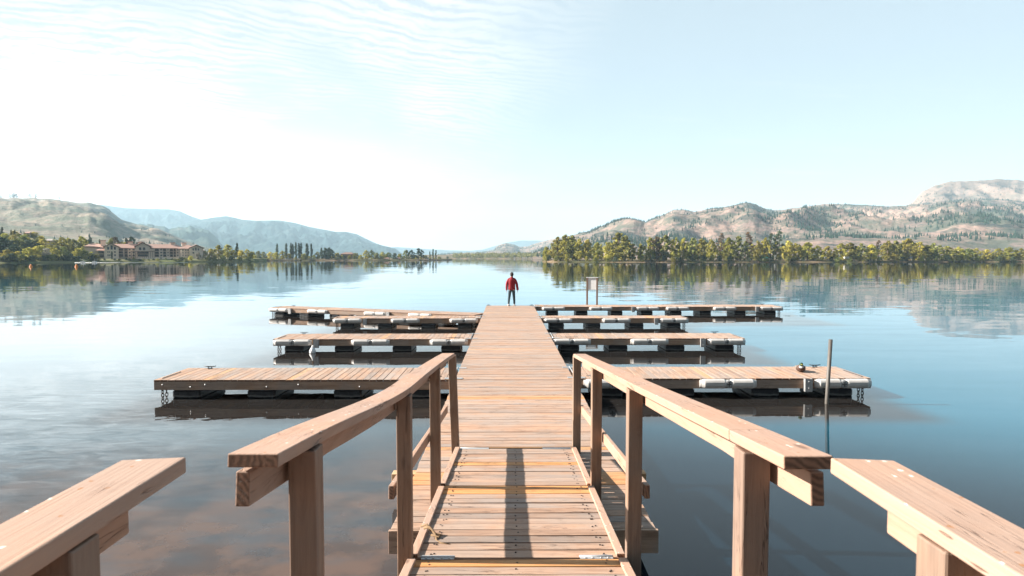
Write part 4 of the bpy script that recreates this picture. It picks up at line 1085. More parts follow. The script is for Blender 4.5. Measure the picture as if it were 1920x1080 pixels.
# frayed rope on the ramp
g0 = G(800, 1012, rz(4.72)); 
tp = MB()
p0 = Vector((XA(4.8) - .72, 4.90, rz(4.9) + .055))
pts = [p0, p0 + Vector((.04, -.03, .02)), p0 + Vector((.09, -.06, -.02)), p0 + Vector((.11, -.13, -.045)), p0 + Vector((.15, -.18, -.040)), p0 + Vector((.22, -.20, -.040))]
tp.tube(pts, [.012, .012, .010, .009, .007, .004], 7); tp.tube([p0 + Vector((.09, -.06, -.02)), p0 + Vector((.14, -.05, -.035)), p0 + Vector((.12, -.10, -.03)), p0 + Vector((.06, -.08, -.02))], .008, 6)
tp.tube([p0 + Vector((-.03, .03, .0)), p0 + Vector((.02, -.005, .03)), p0 + Vector((.05, -.05, .0))], .009, 6)
tp.build('rope', M['rope'], loc=(0, 0, 0), label='short frayed knotted rope end lying on the gangway boards', cat='rope')

# ------------------------------------------------------------------ pole, buoy, sign, duck
q = G(1550, 757)
po = MB(); po.tube([(q.x, q.y, -1.2), (q.x, q.y, 0), (q.x + .055, q.y + .01, 1.28)], .037, 16)
po.build('mooring_pole', M['pole'], label='leaning grey metal pole standing in the water by the nearest right dock', cat='pole')
br = MB(); 
for k in range(15):
    a = 2 * math.pi * k / 14
# buoy
bx_, by_ = -5.92, YR[1] - .16
bu = thing('buoy', 'small white buoy hanging on a line from the second left dock', 'buoy', (bx_, by_, .0)); 
m_ = MB(); rings = []
for z, r_ in ((-.06, .02), (-.03, .075), (.03, .10), (.09, .085), (.15, .05), (.20, .022), (.235, .02)):
    rings.append([(r_ * math.cos(2 * math.pi * k / 14) + .02 * (z), r_ * math.sin(2 * math.pi * k / 14), z) for k in range(14)])
m_.loft(rings); m_.build('float_body', M['white'], bu)
m_ = MB(); m_.tube([(0, 0, .22), (-.01, .04, .30), (-.01, .05, .42), (-.01, .25, .43)], .007, 6); m_.build('line', M['rope'], bu)
# sign
sy = YR[3] + 1.30
xa, xb = AY(1101, 540, sy).x, AY(1119.5, 540, sy).x; zt = AY(1100, 521, sy).z
sg = thing('sign_board', 'blank white board between two wooden posts on the farthest right dock', 'sign', ((xa + xb) / 2, sy, DZ)); sg.rotation_euler = (0, 0, R(-12))
l = P(sg)
for x in (xa, xb):
    m_ = MB(); m_.bx(x - .045, x + .045, sy - .045, sy + .045, DZ + .002, zt, (.9, .9, .9)); m_.build('post', M['rail_z'], sg, loc=l, bevel=.005)
m_ = MB(); m_.bx(xa + .047, xb - .047, sy - .02, sy + .0, AY(1100, 543, sy).z, zt - .02); m_.build('panel', M['white'], sg, loc=l)
m_ = MB(); m_.bx(xa - .06, xb + .06, sy - .055, sy + .05, zt + .002, zt + .03); m_.build('top_board', M['white'], sg, loc=l)

def duck():
    p = G(1501, 697, DZ)
    t = thing('duck', 'mallard duck resting on the nearest right dock', 'duck', (p.x, p.y, DZ), R(160))
    b = MB(); n = 16
    def ring(c, a, bb, tilt):
        ca = Vector(c); out = []
        for k in range(n):
            q_ = 2 * math.pi * k / n
            v = Vector((a * math.cos(q_), 0, bb * math.sin(q_))); v = Matrix.Rotation(tilt, 3, 'X') @ v
            out.append(ca + v)
        return out
    # local +y is forward; tail at -y
    st = [((0, -.20, .095), .010, .006, 0, (.14, .13, .12)), ((0, -.165, .085), .045, .018, 0, (.10, .09, .08)), ((0, -.11, .080), .082, .055, 0, (.16, .14, .12)), ((0, -.03, .078), .105, .074, 0, (.30, .26, .22)),
          ((0, .05, .082), .100, .078, 0, (.26, .20, .15)), ((0, .11, .098), .075, .072, .35, (.09, .045, .03)), ((0, .135, .130), .046, .044, 1.0, (.09, .04, .025)), ((0, .135, .152), .033, .034, 1.4, (.75, .75, .72)), ((0, .135, .160), .032, .034, 1.5, (.02, .10, .06)),
          ((0, .138, .185), .040, .044, 1.5, (.015, .08, .05)), ((0, .140, .205), .036, .040, 1.5, (.015, .08, .05)), ((0, .140, .222), .012, .014, 1.5, (.015, .07, .045))]
    rings = [ring(*s_[:4]) for s_ in st]
    for i in range(len(rings) - 1): b.loft([rings[i], rings[i + 1]], st[i + 1][4], True, cap=(i == 0 or i == len(rings) - 2))
    b.loft([[(u, y, z) for u, z in ((-.014, .196), (.014, .196), (.013, .186), (-.013, .186))] for y in (.17,)] + [[(-.016, .215, .190), (.016, .215, .190), (.016, .215, .184), (-.016, .215, .184)]], (.55, .45, .08), False)
    b.build('body', M['tinted'], t)
    for s_ in (-1, 1):
        w = MB(); w.ell((s_ * .088, -.045, .088), (.016, .105, .042), 12, 8, (.22, .20, .17), Matrix.Rotation(s_ * .12, 3, 'Z')); w.build('wing', M['tinted'], t)
        w = MB(); w.ell((s_ * .030, .155, .196), (.006, .006, .006), 8, 6, (.01, .01, .01)); w.build('eye', M['tinted'], t)
duck()

def buoy_far(px, py, k):
    q = G(px, py)
    t = thing('marker_buoy', 'orange marker buoy on the lake, %s' % ('the left one, near the picture edge' if k == 0 else 'the right one, nearer the hotel'), 'buoy', (q.x, q.y, 0))
    s = q.y / 1200.0
    m_ = MB(); rings = [[(r_ * s * math.cos(a * .5236), r_ * s * math.sin(a * .5236), z * s) for a in range(12)] for z, r_ in ((-1, 1.2), (0, 2.6), (1.2, 2.7), (2.2, 1.7))]
    m_.loft(rings); m_.build('base', M['orange'], t)
    m_ = MB(); rings = [[(r_ * s * math.cos(a * .5236), r_ * s * math.sin(a * .5236), z * s) for a in range(12)] for z, r_ in ((2.2, 1.6), (3.6, 1.3), (4.6, 1.0), (5.2, .2))]
    m_.loft(rings); m_.build('top_cone', M['orange'], t)
M['orange'] = simple('orange_plastic', (0.85, 0.27, 0.03), 0.5, 0, 0.05, 3)
buoy_far(58, 500.5, 0); buoy_far(143.5, 500.5, 1)
# ------------------------------------------------------------------ person
def person():
    Y = 33.2 - .22
    x = G(959.5, 573, DZ).x
    t = thing('person', 'person in red overshirt and dark jeans standing at the end of the dock', 'person', (x, Y, DZ), R(0))
    skinm = simple('skin', (0.36, 0.20, 0.14), 0.6, 0, 0.04, 20, plain=True)
    def skin_obj(name, chains, mtl, sub=2):
        vs = []; es = []; rad = []; roots = []
        for ch in chains:          # each: list of (p, (rx,ry)) ; first may attach by int index
            prev = None
            for i, (p, r) in enumerate(ch):
                if isinstance(p, int): prev = p; continue
                vs.append(p); rad.append(r); idx = len(vs) - 1
                if prev is not None: es.append((prev, idx))
                else: roots.append(idx)
                prev = idx
        me = bpy.data.meshes.new(name); me.from_pydata(vs, es, []); me.materials.append(mtl)
        o = bpy.data.objects.new(name, me); COL.objects.link(o); o.parent = t
        sk = o.modifiers.new('skin', 'SKIN'); sk.use_smooth_shade = True
        if not me.skin_vertices: 
            me.attributes  # created by the modifier
        lay = me.skin_vertices[0].data if len(me.skin_vertices) else None
        if lay is None:
            bpy.context.view_layer.objects.active = o
            bpy.ops.mesh.customdata_skin_add(); lay = me.skin_vertices[0].data
        for i, r in enumerate(rad): lay[i].radius = r if isinstance(r, tuple) else (r, r)
        for i in roots: lay[i].use_root = True
        ss_ = o.modifiers.new('sub', 'SUBSURF'); ss_.levels = sub; ss_.render_levels = sub
        return o
    # skeleton, facing +y (away from the camera); x right
    def hand(w, side, down):
        """palm + five fingers, each its own chain rooted inside the palm"""
        w = Vector(w); out = []
        palm = [(tuple(w), (.024, .018)), (tuple(w + down * .045), (.036, .016)), (tuple(w + down * .085), (.036, .015))]
        k = w + down * .082
        fing = []
        for i, (off, ln) in enumerate(((-.027, .060), (-.009, .072), (.009, .078), (.027, .070))):
            b0 = k + Vector((0, off, 0)) - down * .01
            curl = Vector((-side * .35, .25 * 0 + .15, 0))
            p1 = b0 + (down + curl * .2).normalized() * ln * .5
            p2 = p1 + (down + curl * .7).normalized() * ln * .34
            p3 = p2 + (down + curl * 1.2).normalized() * ln * .26
            fing.append([(tuple(b0), (.0085, .0085)), (tuple(p1), (.0085, .0085)), (tuple(p2), (.0078, .0078)), (tuple(p3), (.0065, .0065))])
        tb = w + down * .035 + Vector((0, .026, 0))
        fing.append([(tuple(tb), (.010, .010)), (tuple(tb + down * .028 + Vector((0, .020, 0))), (.010, .010)), (tuple(tb + down * .055 + Vector((-side * .008, .026, 0))), (.008, .008))])
        return palm, fing
    lw = Vector((-.255, .02, .80)); rw = Vector((.30, .0, .81))
    dl = Vector((-.05, .10, -1)).normalized(); dr_ = Vector((.10, .0, -1)).normalized()
    pL, fL = hand(lw, -1, dl); pR, fR = hand(rw, 1, dr_)
    body = [
        [((0, 0, .92), (.15, .11)), ((0, .0, 1.05), (.135, .10)), ((0, .01, 1.22), (.16, .11)), ((0, 0, 1.38), (.15, .10)), ((0, .005, 1.455), (.060, .060)), ((0.004, .015, 1.505), (.055, .058)), ((.006, .025, 1.56), (.070, .085)), ((.006, .028, 1.63), (.078, .095)), ((.006, .02, 1.685), (.060, .075)), ((.006, .018, 1.71), (.03, .035))],
        [(3, 0), ((-.155, 0, 1.36), (.052, .052)), ((-.225, .0, 1.12), (.047, .047)), (tuple(lw + Vector((0, 0, .03))), (.028, .026))] + pL,
        [(3, 0), ((.155, 0, 1.36), (.052, .052)), ((.245, -.02, 1.12), (.047, .047)), (tuple(rw + Vector((-.003, 0, .03))), (.028, .026))] + pR,
        [(0, 0), ((-.09, 0, .86), (.085, .09)), ((-.125, .01, .48), (.055, .06)), ((-.155, -.01, .10), (.038, .042)), ((-.158, .10, .045), (.035, .03))],
        [(0, 0), ((.09, 0, .86), (.085, .09)), ((.115, .01, .48), (.055, .06)), ((.135, -.01, .10), (.038, .042)), ((.150, .10, .045), (.035, .03))],
    ] + fL + fR
    bo = skin_obj('body', body, skinm)
    # ears, nose as parts of the head
    e = MB()
    for s in (-1, 1): e.ell((.006 + s * .082, .025, 1.60), (.010, .020, .032), 10, 8)
    e.build('ears', skinm, t)
    e = MB(); e.ell((.006, .122, 1.595), (.014, .020, .024), 10, 8); e.build('nose', skinm, t)
    e = MB()
    for s in (-1, 1): e.ell((.006 + s * .032, .108, 1.622), (.013, .009, .008), 10, 6, (.05, .04, .04))
    e.build('eyes', M['tinted'], t)
    e = MB(); e.ell((.006, .112, 1.556), (.024, .008, .007), 10, 6, (.40, .16, .14)); e.build('mouth', M['tinted'], t)
    # short dark hair hugging skull and nape
    h = MB(); rings = []
    for z, rx, ry, cy in ((1.525, .050, .030, -.030), (1.555, .072, .062, -.012), (1.60, .086, .088, .004), (1.65, .089, .102, .018), (1.695, .078, .092, .022), (1.725, .052, .062, .022), (1.738, .018, .022, .022)):
        rings.append([(.006 + rx * math.cos(2 * math.pi * k / 18), min(cy + ry * math.sin(2 * math.pi * k / 18), .085 if z < 1.66 else 9), z + .004 * math.sin(k * 5)) for k in range(18)])
    h.loft(rings); h.build('hair', simple('dark_hair', (.022, .014, .010), .8, 0, .3, 60), t)
    # trousers: two legs and a seat, one garment
    tr = skin_obj('trousers', [
        [((0, -.0, .96), (.152, .112)), ((0, -.0, .89), (.158, .118))],
        [(1, 0), ((-.088, 0, .82), (.092, .098)), ((-.122, .008, .50), (.068, .074)), ((-.150, -.012, .30), (.058, .064)), ((-.158, -.010, .085), (.050, .055))],
        [(1, 0), ((.088, 0, .82), (.092, .098)), ((.112, .008, .50), (.068, .074)), ((.128, -.012, .30), (.058, .064)), ((.135, -.010, .085), (.050, .055))]], simple('dark_denim', (.035, .060, .075), .85, 0, .15, 30, plain=True))
    # red overshirt: lofted body with folds and an uneven hem, plus sleeves
    red = simple('red_cloth', (.26, .009, .017), .8, 0, .10, 9)
    sh = MB(); n = 36; rings = []
    st = [(.80, .185, .150, .012), (.86, .190, .150, .010), (.96, .186, .142, .004), (1.08, .182, .135, .0), (1.20, .192, .135, .0), (1.30, .190, .130, 0), (1.37, .165, .112, .0), (1.42, .105, .088, .002), (1.455, .078, .075, .004), (1.475, .066, .066, .006)]
    for z, rx, ry, cy in st:
        ring = []
        fold = max(0, (1.15 - z)) * .075
        for k in range(n):
            a = 2 * math.pi * k / n
            f = 1 + fold * math.sin(a * 7 + 1.3 + z * 3) + fold * .6 * math.sin(a * 3 + 4)
            x_ = rx * f * math.copysign(abs(math.cos(a)) ** .85, math.cos(a)); y_ = ry * f * math.sin(a) + cy
            zz = z
            if z < .9: zz = z + .035 * math.sin(a - 2.0) + .045 * (1 if x_ > .05 else 0) * (.9 - z) * 10
            ring.append((x_ - .003, y_, zz))
        rings.append(ring)
    sh.loft(rings, cap=False)
    def sleeve(pts, rad):
        sh.tube(pts, rad, 14)
    sleeve([(-.06, 0, 1.405), (-.135, 0, 1.375), (-.175, 0, 1.335), (-.208, -.005, 1.26), (-.248, -.01, 1.14), (-.262, .0, 1.00), (-.262, .015, .86), (-.258, .02, .81)], [.052, .064, .066, .068, .066, .060, .050, .050])
    sleeve([(.06, 0, 1.405), (.135, 0, 1.375), (.175, 0, 1.335), (.210, -.005, 1.26), (.256, -.015, 1.14), (.278, -.01, 1.00), (.298, -.005, .87), (.303, .0, .82)], [.052, .064, .066, .068, .068, .066, .064, .066])
    so = sh.build('overshirt', red, t)
    sol = so.modifiers.new('cloth', 'SOLIDIFY'); sol.thickness = .004; sol.offset = -1
    c = MB(); c.torus((0, .008, 1.475), .062, .014, (0, .25, 1), 20, 8); c.build('collar', red, t)
    c = MB(); rg = [[(.168 * math.cos(2 * math.pi * k / 24), .132 * math.sin(2 * math.pi * k / 24) + .004, z - .015 * math.sin(2 * math.pi * k / 24)) for k in range(24)] for z in (.80, .86, .95)]
    c.loft(rg, (.75, .73, .70), cap=False); c.build('undershirt', M['tinted'], t)
    for s, fx, tw in ((-1, -.160, .30), (1, .142, -.25)):
        f = MB(); rings = []
        for y_, w, hgt in ((-.085, .026, .060), (-.06, .042, .085), (-.01, .046, .092), (.06, .044, .068), (.12, .050, .050), (.165, .040, .040), (.185, .018, .028)):
            ring = []
            for k in range(14):
                a = 2 * math.pi * k / 14
                ring.append(Vector((w * math.cos(a), y_, max(.004, hgt * .5 + hgt * .55 * math.sin(a)))))
            rings.append(ring)
        ro = Matrix.Rotation(tw * -s * s, 3, 'Z')
        rings = [[ro @ v + Vector((fx, 0, 0)) for v in r_] for r_ in rings]
        f.loft(rings, (.80, .80, .80)); f.build('shoe', M['tinted'], t)
person()

# ------------------------------------------------------------------ hotel
def hotel():
    Yh = 405.0
    def X(px): return AY(px, 480, Yh).x
    def Z(py): return AY(274, py, Yh).z
    t = thing('hotel', 'long three storey cream lakeside hotel with pink tiled roofs and dark balconies', 'hotel', (X(274), Yh, 1.8))
    l = P(t)
    cream = simple('cream_stucco', (.70, .58, .48), .9, 0, .06, .3, spec=.1)
    tile = simple('clay_tiles', (.42, .27, .22), .85, 0, .10, .8, spec=.1)
    glass = simple('dark_glazing', (.035, .045, .055), .25, 0, .1, .3)
    trim = simple('brown_trim', (.17, .11, .08), .8, 0, .1, 1, spec=.1)
    dz = 1.8
    def wallblock(p0, p1, ytop, y0, y1, name='wall'):
        m = MB(); m.bx(X(p0), X(p1), Yh + y0, Yh + y1, dz - 1, Z(ytop)); return m.build(name, cream, t, loc=l)
    def hip(p0, p1, yeave, yridge, y0, y1, ov=.9, hipw=5):
        m = MB(); a, b = X(p0) - ov, X(p1) + ov; c, d = Yh + y0 - ov, Yh + y1 + ov; ze, zr = Z(yeave), Z(yridge); my = (c + d) / 2
        m.add([(a, c, ze), (b, c, ze), (b, d, ze), (a, d, ze), (a + hipw, my, zr), (b - hipw, my, zr)], [(0, 1, 5, 4), (1, 2, 5), (2, 3, 4, 5), (3, 0, 4), (3, 2, 1, 0)])
        m.bx(a + .05, b - .05, c + .05, d - .05, ze - .35, ze - .01, (.55, .5, .5))
        return m.build('roof', tile, t, loc=l)
    def gable(p0, p1, yeave, ypeak, y0, y1, ov=.8):
        m = MB(); a, b = X(p0), X(p1); c, d = Yh + y0, Yh + y1; ze, zr = Z(yeave), Z(ypeak); mx = (a + b) / 2
        m.add([(a, c, dz - 1), (b, c, dz - 1), (b, c, ze), (mx, c, zr), (a, c, ze), (a, d, dz - 1), (b, d, dz - 1), (b, d, ze), (mx, d, zr), (a, d, ze)], [(0, 1, 2, 3, 4), (9, 8, 7, 6, 5), (0, 5, 6, 1), (1, 6, 7, 2), (0, 4, 9, 5)])
        m.build('gable_wall', cream, t, loc=l)
        r = MB()
        for s in (-1, 1):
            e = mx + s * ((b - a) / 2 + ov); zl = ze - ov * (zr - ze) / ((b - a) / 2)
            r.add([(mx, c - ov, zr + .05), (mx, d, zr + .05), (e, d, zl + .05), (e, c - ov, zl + .05), (mx, c - ov, zr + .45), (mx, d, zr + .45), (e, d, zl + .45), (e, c - ov, zl + .45)], [(0, 1, 2, 3), (7, 6, 5, 4), (0, 3, 7, 4), (1, 5, 6, 2), (3, 2, 6, 7)])
        r.build('gable_roof', tile, t, loc=l)
        e = MB()
        for s in (-1, 1):
            q = mx + s * ((b - a) / 2 + ov); zl = ze - ov * (zr - ze) / ((b - a) / 2)
            e.beam((mx, c - ov - .1, zr + .1), (q, c - ov - .1, zl + .1), .15, .5, up=Vector((0, -1, 0)) if False else Vector((0, 0, 1)))
        e.build('barge_board', trim, t, loc=l)
    def win(p0, p1, ya, yb, yf, arch=False):
        f = MB(); a, b = X(p0), X(p1); zt_, zb = Z(ya), Z(yb); y = Yh + yf
        f.bx(a - .12, b + .12, y - .10, y - .02, zb - .14, zt_ + .12, (1.25, 1.25, 1.25)); fo = f.build('window', cream, t, loc=l)
        g = MB(); g.bx(a, b, y - .16, y - .105, zb, zt_)
        if arch:
            mx = (a + b) / 2; r = (b - a) / 2; pts = [(mx + r * math.cos(math.pi * k / 8), y - .16, zt_ + r * .9 * math.sin(math.pi * k / 8)) for k in range(9)]
            pb = [(p[0], y - .105, p[2]) for p in pts]; g.loft([pts, pb], smooth=False)
        g.build('pane', glass, fo)
        if b - a > 1.6:
            g = MB(); g.bx((a + b) / 2 - .06, (a + b) / 2 + .06, y - .20, y - .165, zb, zt_); g.build('mullion', trim, fo)
    def balcony(p0, p1, ya, yb, yf, rail=True):
        f = MB(); a, b = X(p0), X(p1); y = Yh + yf
        g = MB(); g.bx(a, b, y - .12, y - .03, Z(yb), Z(ya)); g.build('balcony_door', glass, t, loc=l)
        if rail:
            f.bx(a - .15, b + .15, y - 1.15, y - .13, Z(yb) - .25, Z(yb)); 
            f.bx(a - .10, b + .10, y - 1.12, y - 1.06, Z(yb) + .9, Z(yb) + .98)
            n = int((b - a) / .35) + 1
            for i in range(n + 1): x = a + (b - a) * i / n; f.bx(x - .03, x + .03, y - 1.11, y - 1.07, Z(yb), Z(yb) + .9)
            f.build('balcony', trim, t, loc=l)
    # bodies
    wallblock(161, 187, 463.5, 6, 22); hip(161, 200, 463.3, 457, 6, 24)
    wallblock(187, 201, 470, -3, 10); hip(186, 202, 469.8, 464.5, -3, 12, hipw=3)
    wallblock(222, 256, 465.2, 3, 13); wallblock(279, 342, 465.2, 3, 13)
    hip(196, 345, 465, 457.3, 3, 14)
    wallblock(340, 358, 466, -2, 9); hip(338, 372, 465.8, 458.5, -2, 9, hipw=6)
    wallblock(380, 385, 470, 3, 8); hip(379, 387, 469.8, 466, 3, 9, hipw=2)
    gable(199.5, 224, 463.5, 457.6, -5, 6); gable(255, 281, 462.5, 455.2, -4, 6); gable(357, 383, 464.5, 459.3, -5, 4)
    # terraces in front
    m = MB(); m.bx(X(190), X(352), Yh - 8, Yh + 2.9, .2, 2.1); m.bx(X(256), X(345), Yh - 5.9, Yh + 2.8, 2.1, 2.9); m.build('terrace', cream, t, loc=l)
    # chimneys
    for px, pt in ((196, 452), (245.5, 454), (265, 454), (326, 455), (348.5, 455)):
        m = MB(); m.bx(X(px) - 1.5, X(px) + 1.5, Yh + 8, Yh + 11, Z(461), Z(pt)); m.build('chimney', cream, t, loc=l)
        m = MB(); m.bx(X(px) - 1.9, X(px) + 1.9, Yh + 7.6, Yh + 11.4, Z(pt) + .01, Z(pt) + .45); m.build('chimney_cap', tile, t, loc=l)
    # windows
    for p0, p1, ar in ((204.3, 208, 0), (210.2, 214, 1), (216, 219.6, 0)): win(p0, p1, 463.5 if not ar else 462.6, 468.6, -5, ar)
    for ya, yb in ((471.5, 474), (477, 480.5)):
        for p0, p1 in ((204.5, 206.5), (207.3, 209), (216.2, 219.3)): win(p0, p1, ya, yb, -5)
    for ya, yb in ((469.8, 474.8), (477, 481.3)): balcony(188.5, 198, ya, yb, -3)
    for p0, p1 in ((224, 232), (234.5, 240)):
        for ya, yb in ((466.3, 469.6), (471.3, 475), (476.5, 481)): balcony(p0, p1, ya, yb, 3)
    for p0, p1 in ((242.5, 245.5), (249, 253)):
        for ya, yb in ((466.8, 469.5), (472, 475), (477.5, 480.6)): win(p0, p1, ya, yb, 3)
    win(260.8, 265.5, 464, 469.3, -4); win(268, 272.8, 464, 469.3, -4)
    balcony(258, 278, 471.5, 475.2, -4); balcony(259, 277, 476.8, 481, -4, False)
    m = MB(); m.bx(X(246), X(290), Yh - 6.2, Yh - 5.4, Z(471.2) - .3, Z(471.2)); 
    for k in range(12): x = X(247 + k * 3.9); m.bx(x - .12, x + .12, Yh - 6.1, Yh - 5.8, 2.4, Z(471.2) - .3)
    m.build('pergola', trim, t, loc=l)
    for p0, p1 in ((291, 298), (306.5, 312), (319.5, 325), (327, 330.5)):
        for ya, yb in ((466.2, 470), (471.7, 475.3), (476.9, 480.8)): balcony(p0, p1, ya, yb, 3)
    for p0, p1 in ((300.8, 304.8), (314.5, 317), (333, 336)):
        for ya, yb in ((466.8, 469.2), (472.2, 474.6), (477.5, 480)): win(p0, p1, ya, yb, 3)
    for ya, yb in ((467.5, 470), (472.5, 475), (477.5, 480)):
        for p0 in (343, 348.5, 353): win(p0, p0 + 2, ya, yb, -2)
    for p0, p1, ar in ((362, 365.3, 0), (367.3, 370.3, 1), (372.3, 375.2, 0)): win(p0, p1, 465.5 if not ar else 464.9, 469.4, -5, ar)
    for p0, p1 in ((362, 365.3), (372.3, 375.2)): win(p0, p1, 472.3, 475.3, -5)
hotel()
[o for o in COL.objects if o.name == 'hotel'][0].rotation_euler = (0, 0, R(30))
[o for o in COL.objects if o.name == 'hotel'][0].scale = (.88, .9, 1)

# quay, boats, barges in front of the hotel
def boat(px, py, ln, label, hullc, cab=True, rot=0.0, s=1.0):
    q = G(px, py); t = thing('motor_boat', label, 'boat', (q.x, q.y, 0), rot)
    h = MB(); rings = []
    for u in [i / 8 for i in range(9)]:
        x = (u - .5) * ln; w = 1.15 * s * (1 - max(0, (u - .55) / .45) ** 2 * .97); hh = .75 * s + .35 * s * u * u
        rings.append([(x, -w, hh), (x, -w * .8, .1), (x, 0, -.25), (x, w * .8, .1), (x, w, hh), (x, w * .85, hh + .02), (x, 0, hh - .05), (x, -w * .85, hh + .02)])
    h.loft(rings, hullc, False); h.build('hull', M['tinted'], t)
    if cab:
        c = MB(); c.bx(-ln * .12, ln * .16, -.75 * s, .75 * s, .8 * s, 1.45 * s, (.85, .85, .85)); c.build('cabin', M['tinted'], t, bevel=.08)
        c = MB(); c.bx(-ln * .10, ln * .165, -.77 * s, .77 * s, 1.05 * s, 1.32 * s, (.06, .07, .08)); c.build('windscreen', M['tinted'], t)
    m_ = MB(); m_.bx(-ln * .5 - .35, -ln * .5 + .02, -.2, .2, .2, 1.1 * s, (.06, .06, .07)); m_.build('outboard_motor', M['tinted'], t, bevel=.05)
boat(197, 491.6, 7, 'dark hulled motor boat at the left end of the hotel quay', (.10, .10, .13), rot=.1)
boat(218, 491.4, 6.5, 'white motor boat right of the dark hulled one at the hotel quay', (.80, .80, .80), rot=-.1)
boat(273, 491.3, 12, 'long white boat lying below the central gable of the hotel', (.80, .79, .77), rot=0.05, s=1.1)
boat(246, 491.0, 5.5, 'small white open boat between the larger ones at the hotel quay', (.72, .72, .72), cab=False)
qy = G(270, 491.0); 
m_ = MB(); ya = qy.y
m_.bx(AY(186, 490, ya).x, AY(349, 490, ya).x, ya, ya + 2.0, -.2, .38, (.62, .56, .50))
m_.build('quay', M['tinted'], label='long pale floating quay along the water in front of the hotel', cat='quay')
for k, px in enumerate((155.5, 177)):
    q = G(px, 493.0); t = thing('swim_raft', 'small white raft %s of the two left of the hotel quay' % ('left one' if k == 0 else 'right one'), 'raft', (q.x, q.y, 0))
    m_ = MB(); m_.bx(-.8, .8, -.8, .8, .05, .75, (.85, .85, .85)); m_.build('deck', M['tinted'], t, bevel=.08)
    m_ = MB(); m_.tube([(.2, 0, .75), (.2, 0, 2.0)], .06, 6, (.7, .7, .7)); m_.build('mast', M['tinted'], t)
m_ = MB(); a = G(140, 492.6); b = G(352, 492.4); m_.tube([(a.x, a.y, .06), (b.x, b.y, .06)], .09, 6, (.85, .85, .85)); m_.build('float_line', M['tinted'], label='thin white line of floats along the hotel shore', cat='float line')

# small houses and caravans that peep out of the green
def house(px, py, wpx, hpx, k, back, wallc, roofc, label, flat=False, name='house', cat='house'):
    q = shore_at(k, px, back); s = q.y / 1200.0
    zb = AY(px, py, q.y).z; w = wpx * s; h = hpx * s
    t = thing(name, label, cat, (q.x, q.y, zb), random.uniform(-.15, .15))
    m_ = MB(); m_.bx(-w / 2, w / 2, 0, w * .7, -3 if not flat else 0.3, h * .62, wallc); m_.build('wall', M['tinted'], t)
    r = MB(); o = .06 * w
    if flat: r.bx(-w / 2 - .05, w / 2 + .05, -.05, w * .7 + .05, h * .625, h * .70, roofc)
    else: r.add([(-w / 2 - o, -o, h * .62), (w / 2 + o, -o, h * .62), (w / 2 + o, w * .7 + o, h * .62), (-w / 2 - o, w * .7 + o, h * .62), (-w * .25, w * .35, h), (w * .25, w * .35, h)], [(0, 1, 5, 4), (1, 2, 5), (2, 3, 4, 5), (3, 0, 4), (3, 2, 1, 0)], roofc)
    r.build('roof', M['tinted'], t)
    for u in (-.25, .2):
        g = MB(); g.bx(w * u - w * .08, w * u + w * .08, -.06, -.02, h * .22, h * .48, (.05, .06, .07)); g.build('window', M['tinted'], t)
CR_, PK, WH, BR, GY = (.60, .52, .44), (.45, .24, .19), (.75, .75, .74), (.22, .13, .09), (.35, .34, .33)
house(52, 440.5, 13, 6, 0, 108, CR_, PK, 'pink roofed house on the left bank top beside the lone conifer')
house(90, 456, 20, 8, 0, 62, CR_, (.42, .36, .34), 'grey roofed house half way up the left bank among trees')
house(37, 441, 7, 4, 0, 112, CR_, PK, 'small pink roofed house left of the larger one on the bank top')
house(650, 482, 24, 9, 1, 30, BR, (.25, .14, .10), 'brown lodge behind the low wooded point')
house(557, 487.4, 12, 4.5, 1, 8, WH, GY, 'low white cabin under the poplar row, the right one', True)
house(540, 487.4, 9, 4, 1, 8, WH, GY, 'low white cabin under the poplar row, the left one', True)
house(578, 487.2, 8, 3.5, 1, 8, CR_, GY, 'low beige cabin at the right end of the poplar row', True)
house(725, 486.8, 9, 4, 1, 10, CR_, PK, 'small beige house on the middle of the low point')
house(747, 486.6, 7, 3.6, 1, 10, (.62, .40, .25), PK, 'small tan house further along the low point')
house(800, 486.3, 8, 3.6, 1, 8, WH, GY, 'small white hut near the tip of the low point')
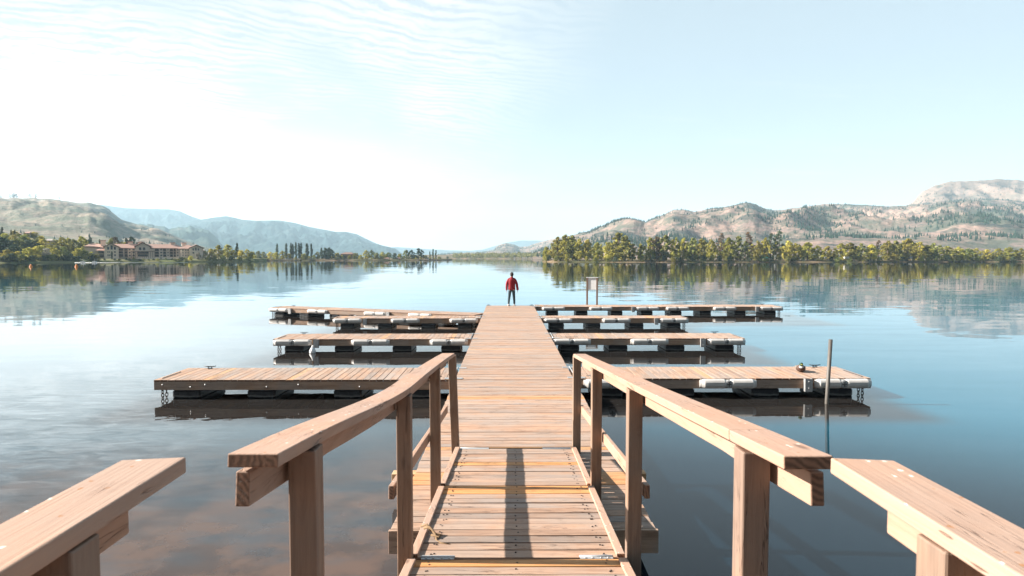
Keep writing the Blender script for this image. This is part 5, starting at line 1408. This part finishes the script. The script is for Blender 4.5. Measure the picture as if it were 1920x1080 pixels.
for px, w, lab in ((1270, 8, 'white caravan parked between trees left of centre in the right grove'), (1548, 3.2, 'small white caravan below the yellow trees in the right grove'), (1588, 8, 'long white caravan showing behind the right grove'), (1688, 5, 'white caravan left one of the pair in the right grove'), (1709, 5.5, 'white caravan right one of the pair in the right grove'), (1853, 9, 'white flat house far right behind the grove')):
    yy = 486.8 if px < 1500 else (485.5 if px != 1853 else 472)
    house(px, yy, w, 6 if px not in (1853,) else 4, 2, 3.5 if px < 1800 else 60, WH, (.7, .7, .7), lab, True, 'caravan' if px != 1853 else 'house', 'caravan' if px != 1853 else 'house')
q = shore_at(2, 1434, 3.5); s = q.y / 1200
t = thing('tent_canopy', 'green canopy tent at the water in the right grove', 'tent', tuple(q))
m_ = MB(); zt_ = 3.2; m_.add([(-2, -2, 2.1), (2, -2, 2.1), (2, 2, 2.1), (-2, 2, 2.1), (0, 0, zt_)], [(0, 1, 4), (1, 2, 4), (2, 3, 4), (3, 0, 4), (3, 2, 1, 0)], (.03, .38, .26)); m_.build('canopy', M['tinted'], t)
for x in (-1.9, 1.9):
    for y in (-1.9, 1.9): m_ = MB(); m_.tube([(x, y, 0), (x, y, 2.1)], .05, 6, (.6, .6, .6)); m_.build('leg', M['tinted'], t)
# town at the far end of the lake
rr = random.Random(9)
for i in range(14):
    px = 965 + i * 3.7 + rr.uniform(-1, 1)
    house(px, 485.4 - rr.uniform(0, 0.9), rr.uniform(2.4, 4), rr.uniform(1.8, 2.6), 3, 6 + rr.uniform(0, 20), (.62, .52, .45) if i % 3 else (.7, .66, .6), (.45, .3, .25) if i % 2 else GY, 'tiny pale house in the row on the far shore at the lake end', False, 'house', 'house')
    [o for o in COL.objects if o.name.startswith('house')][-1]
for o in COL.objects:
    if o.get('label', '').startswith('tiny pale house'): o['group'] = 'houses along the far shore'

# ------------------------------------------------------------------ haze
hm = bpy.data.materials.new('haze_air'); hm.use_nodes = True
tt = hm.node_tree; tt.nodes.clear()
pv = tt.nodes.new('ShaderNodeVolumePrincipled'); ou = tt.nodes.new('ShaderNodeOutputMaterial')
pv.inputs['Color'].default_value = (0.61, 0.85, 1.0, 1)
pv.inputs['Density'].default_value = HAZE = 0.000105
pv.inputs['Anisotropy'].default_value = 0.0
tt.links.new(pv.outputs[0], ou.inputs['Volume'])
hb = MB(); hb.bx(-9600, 9600, -700, 12000, -3, 820)
o = hb.build('haze', hm, kind='stuff', label='thin blue morning haze over the lake')
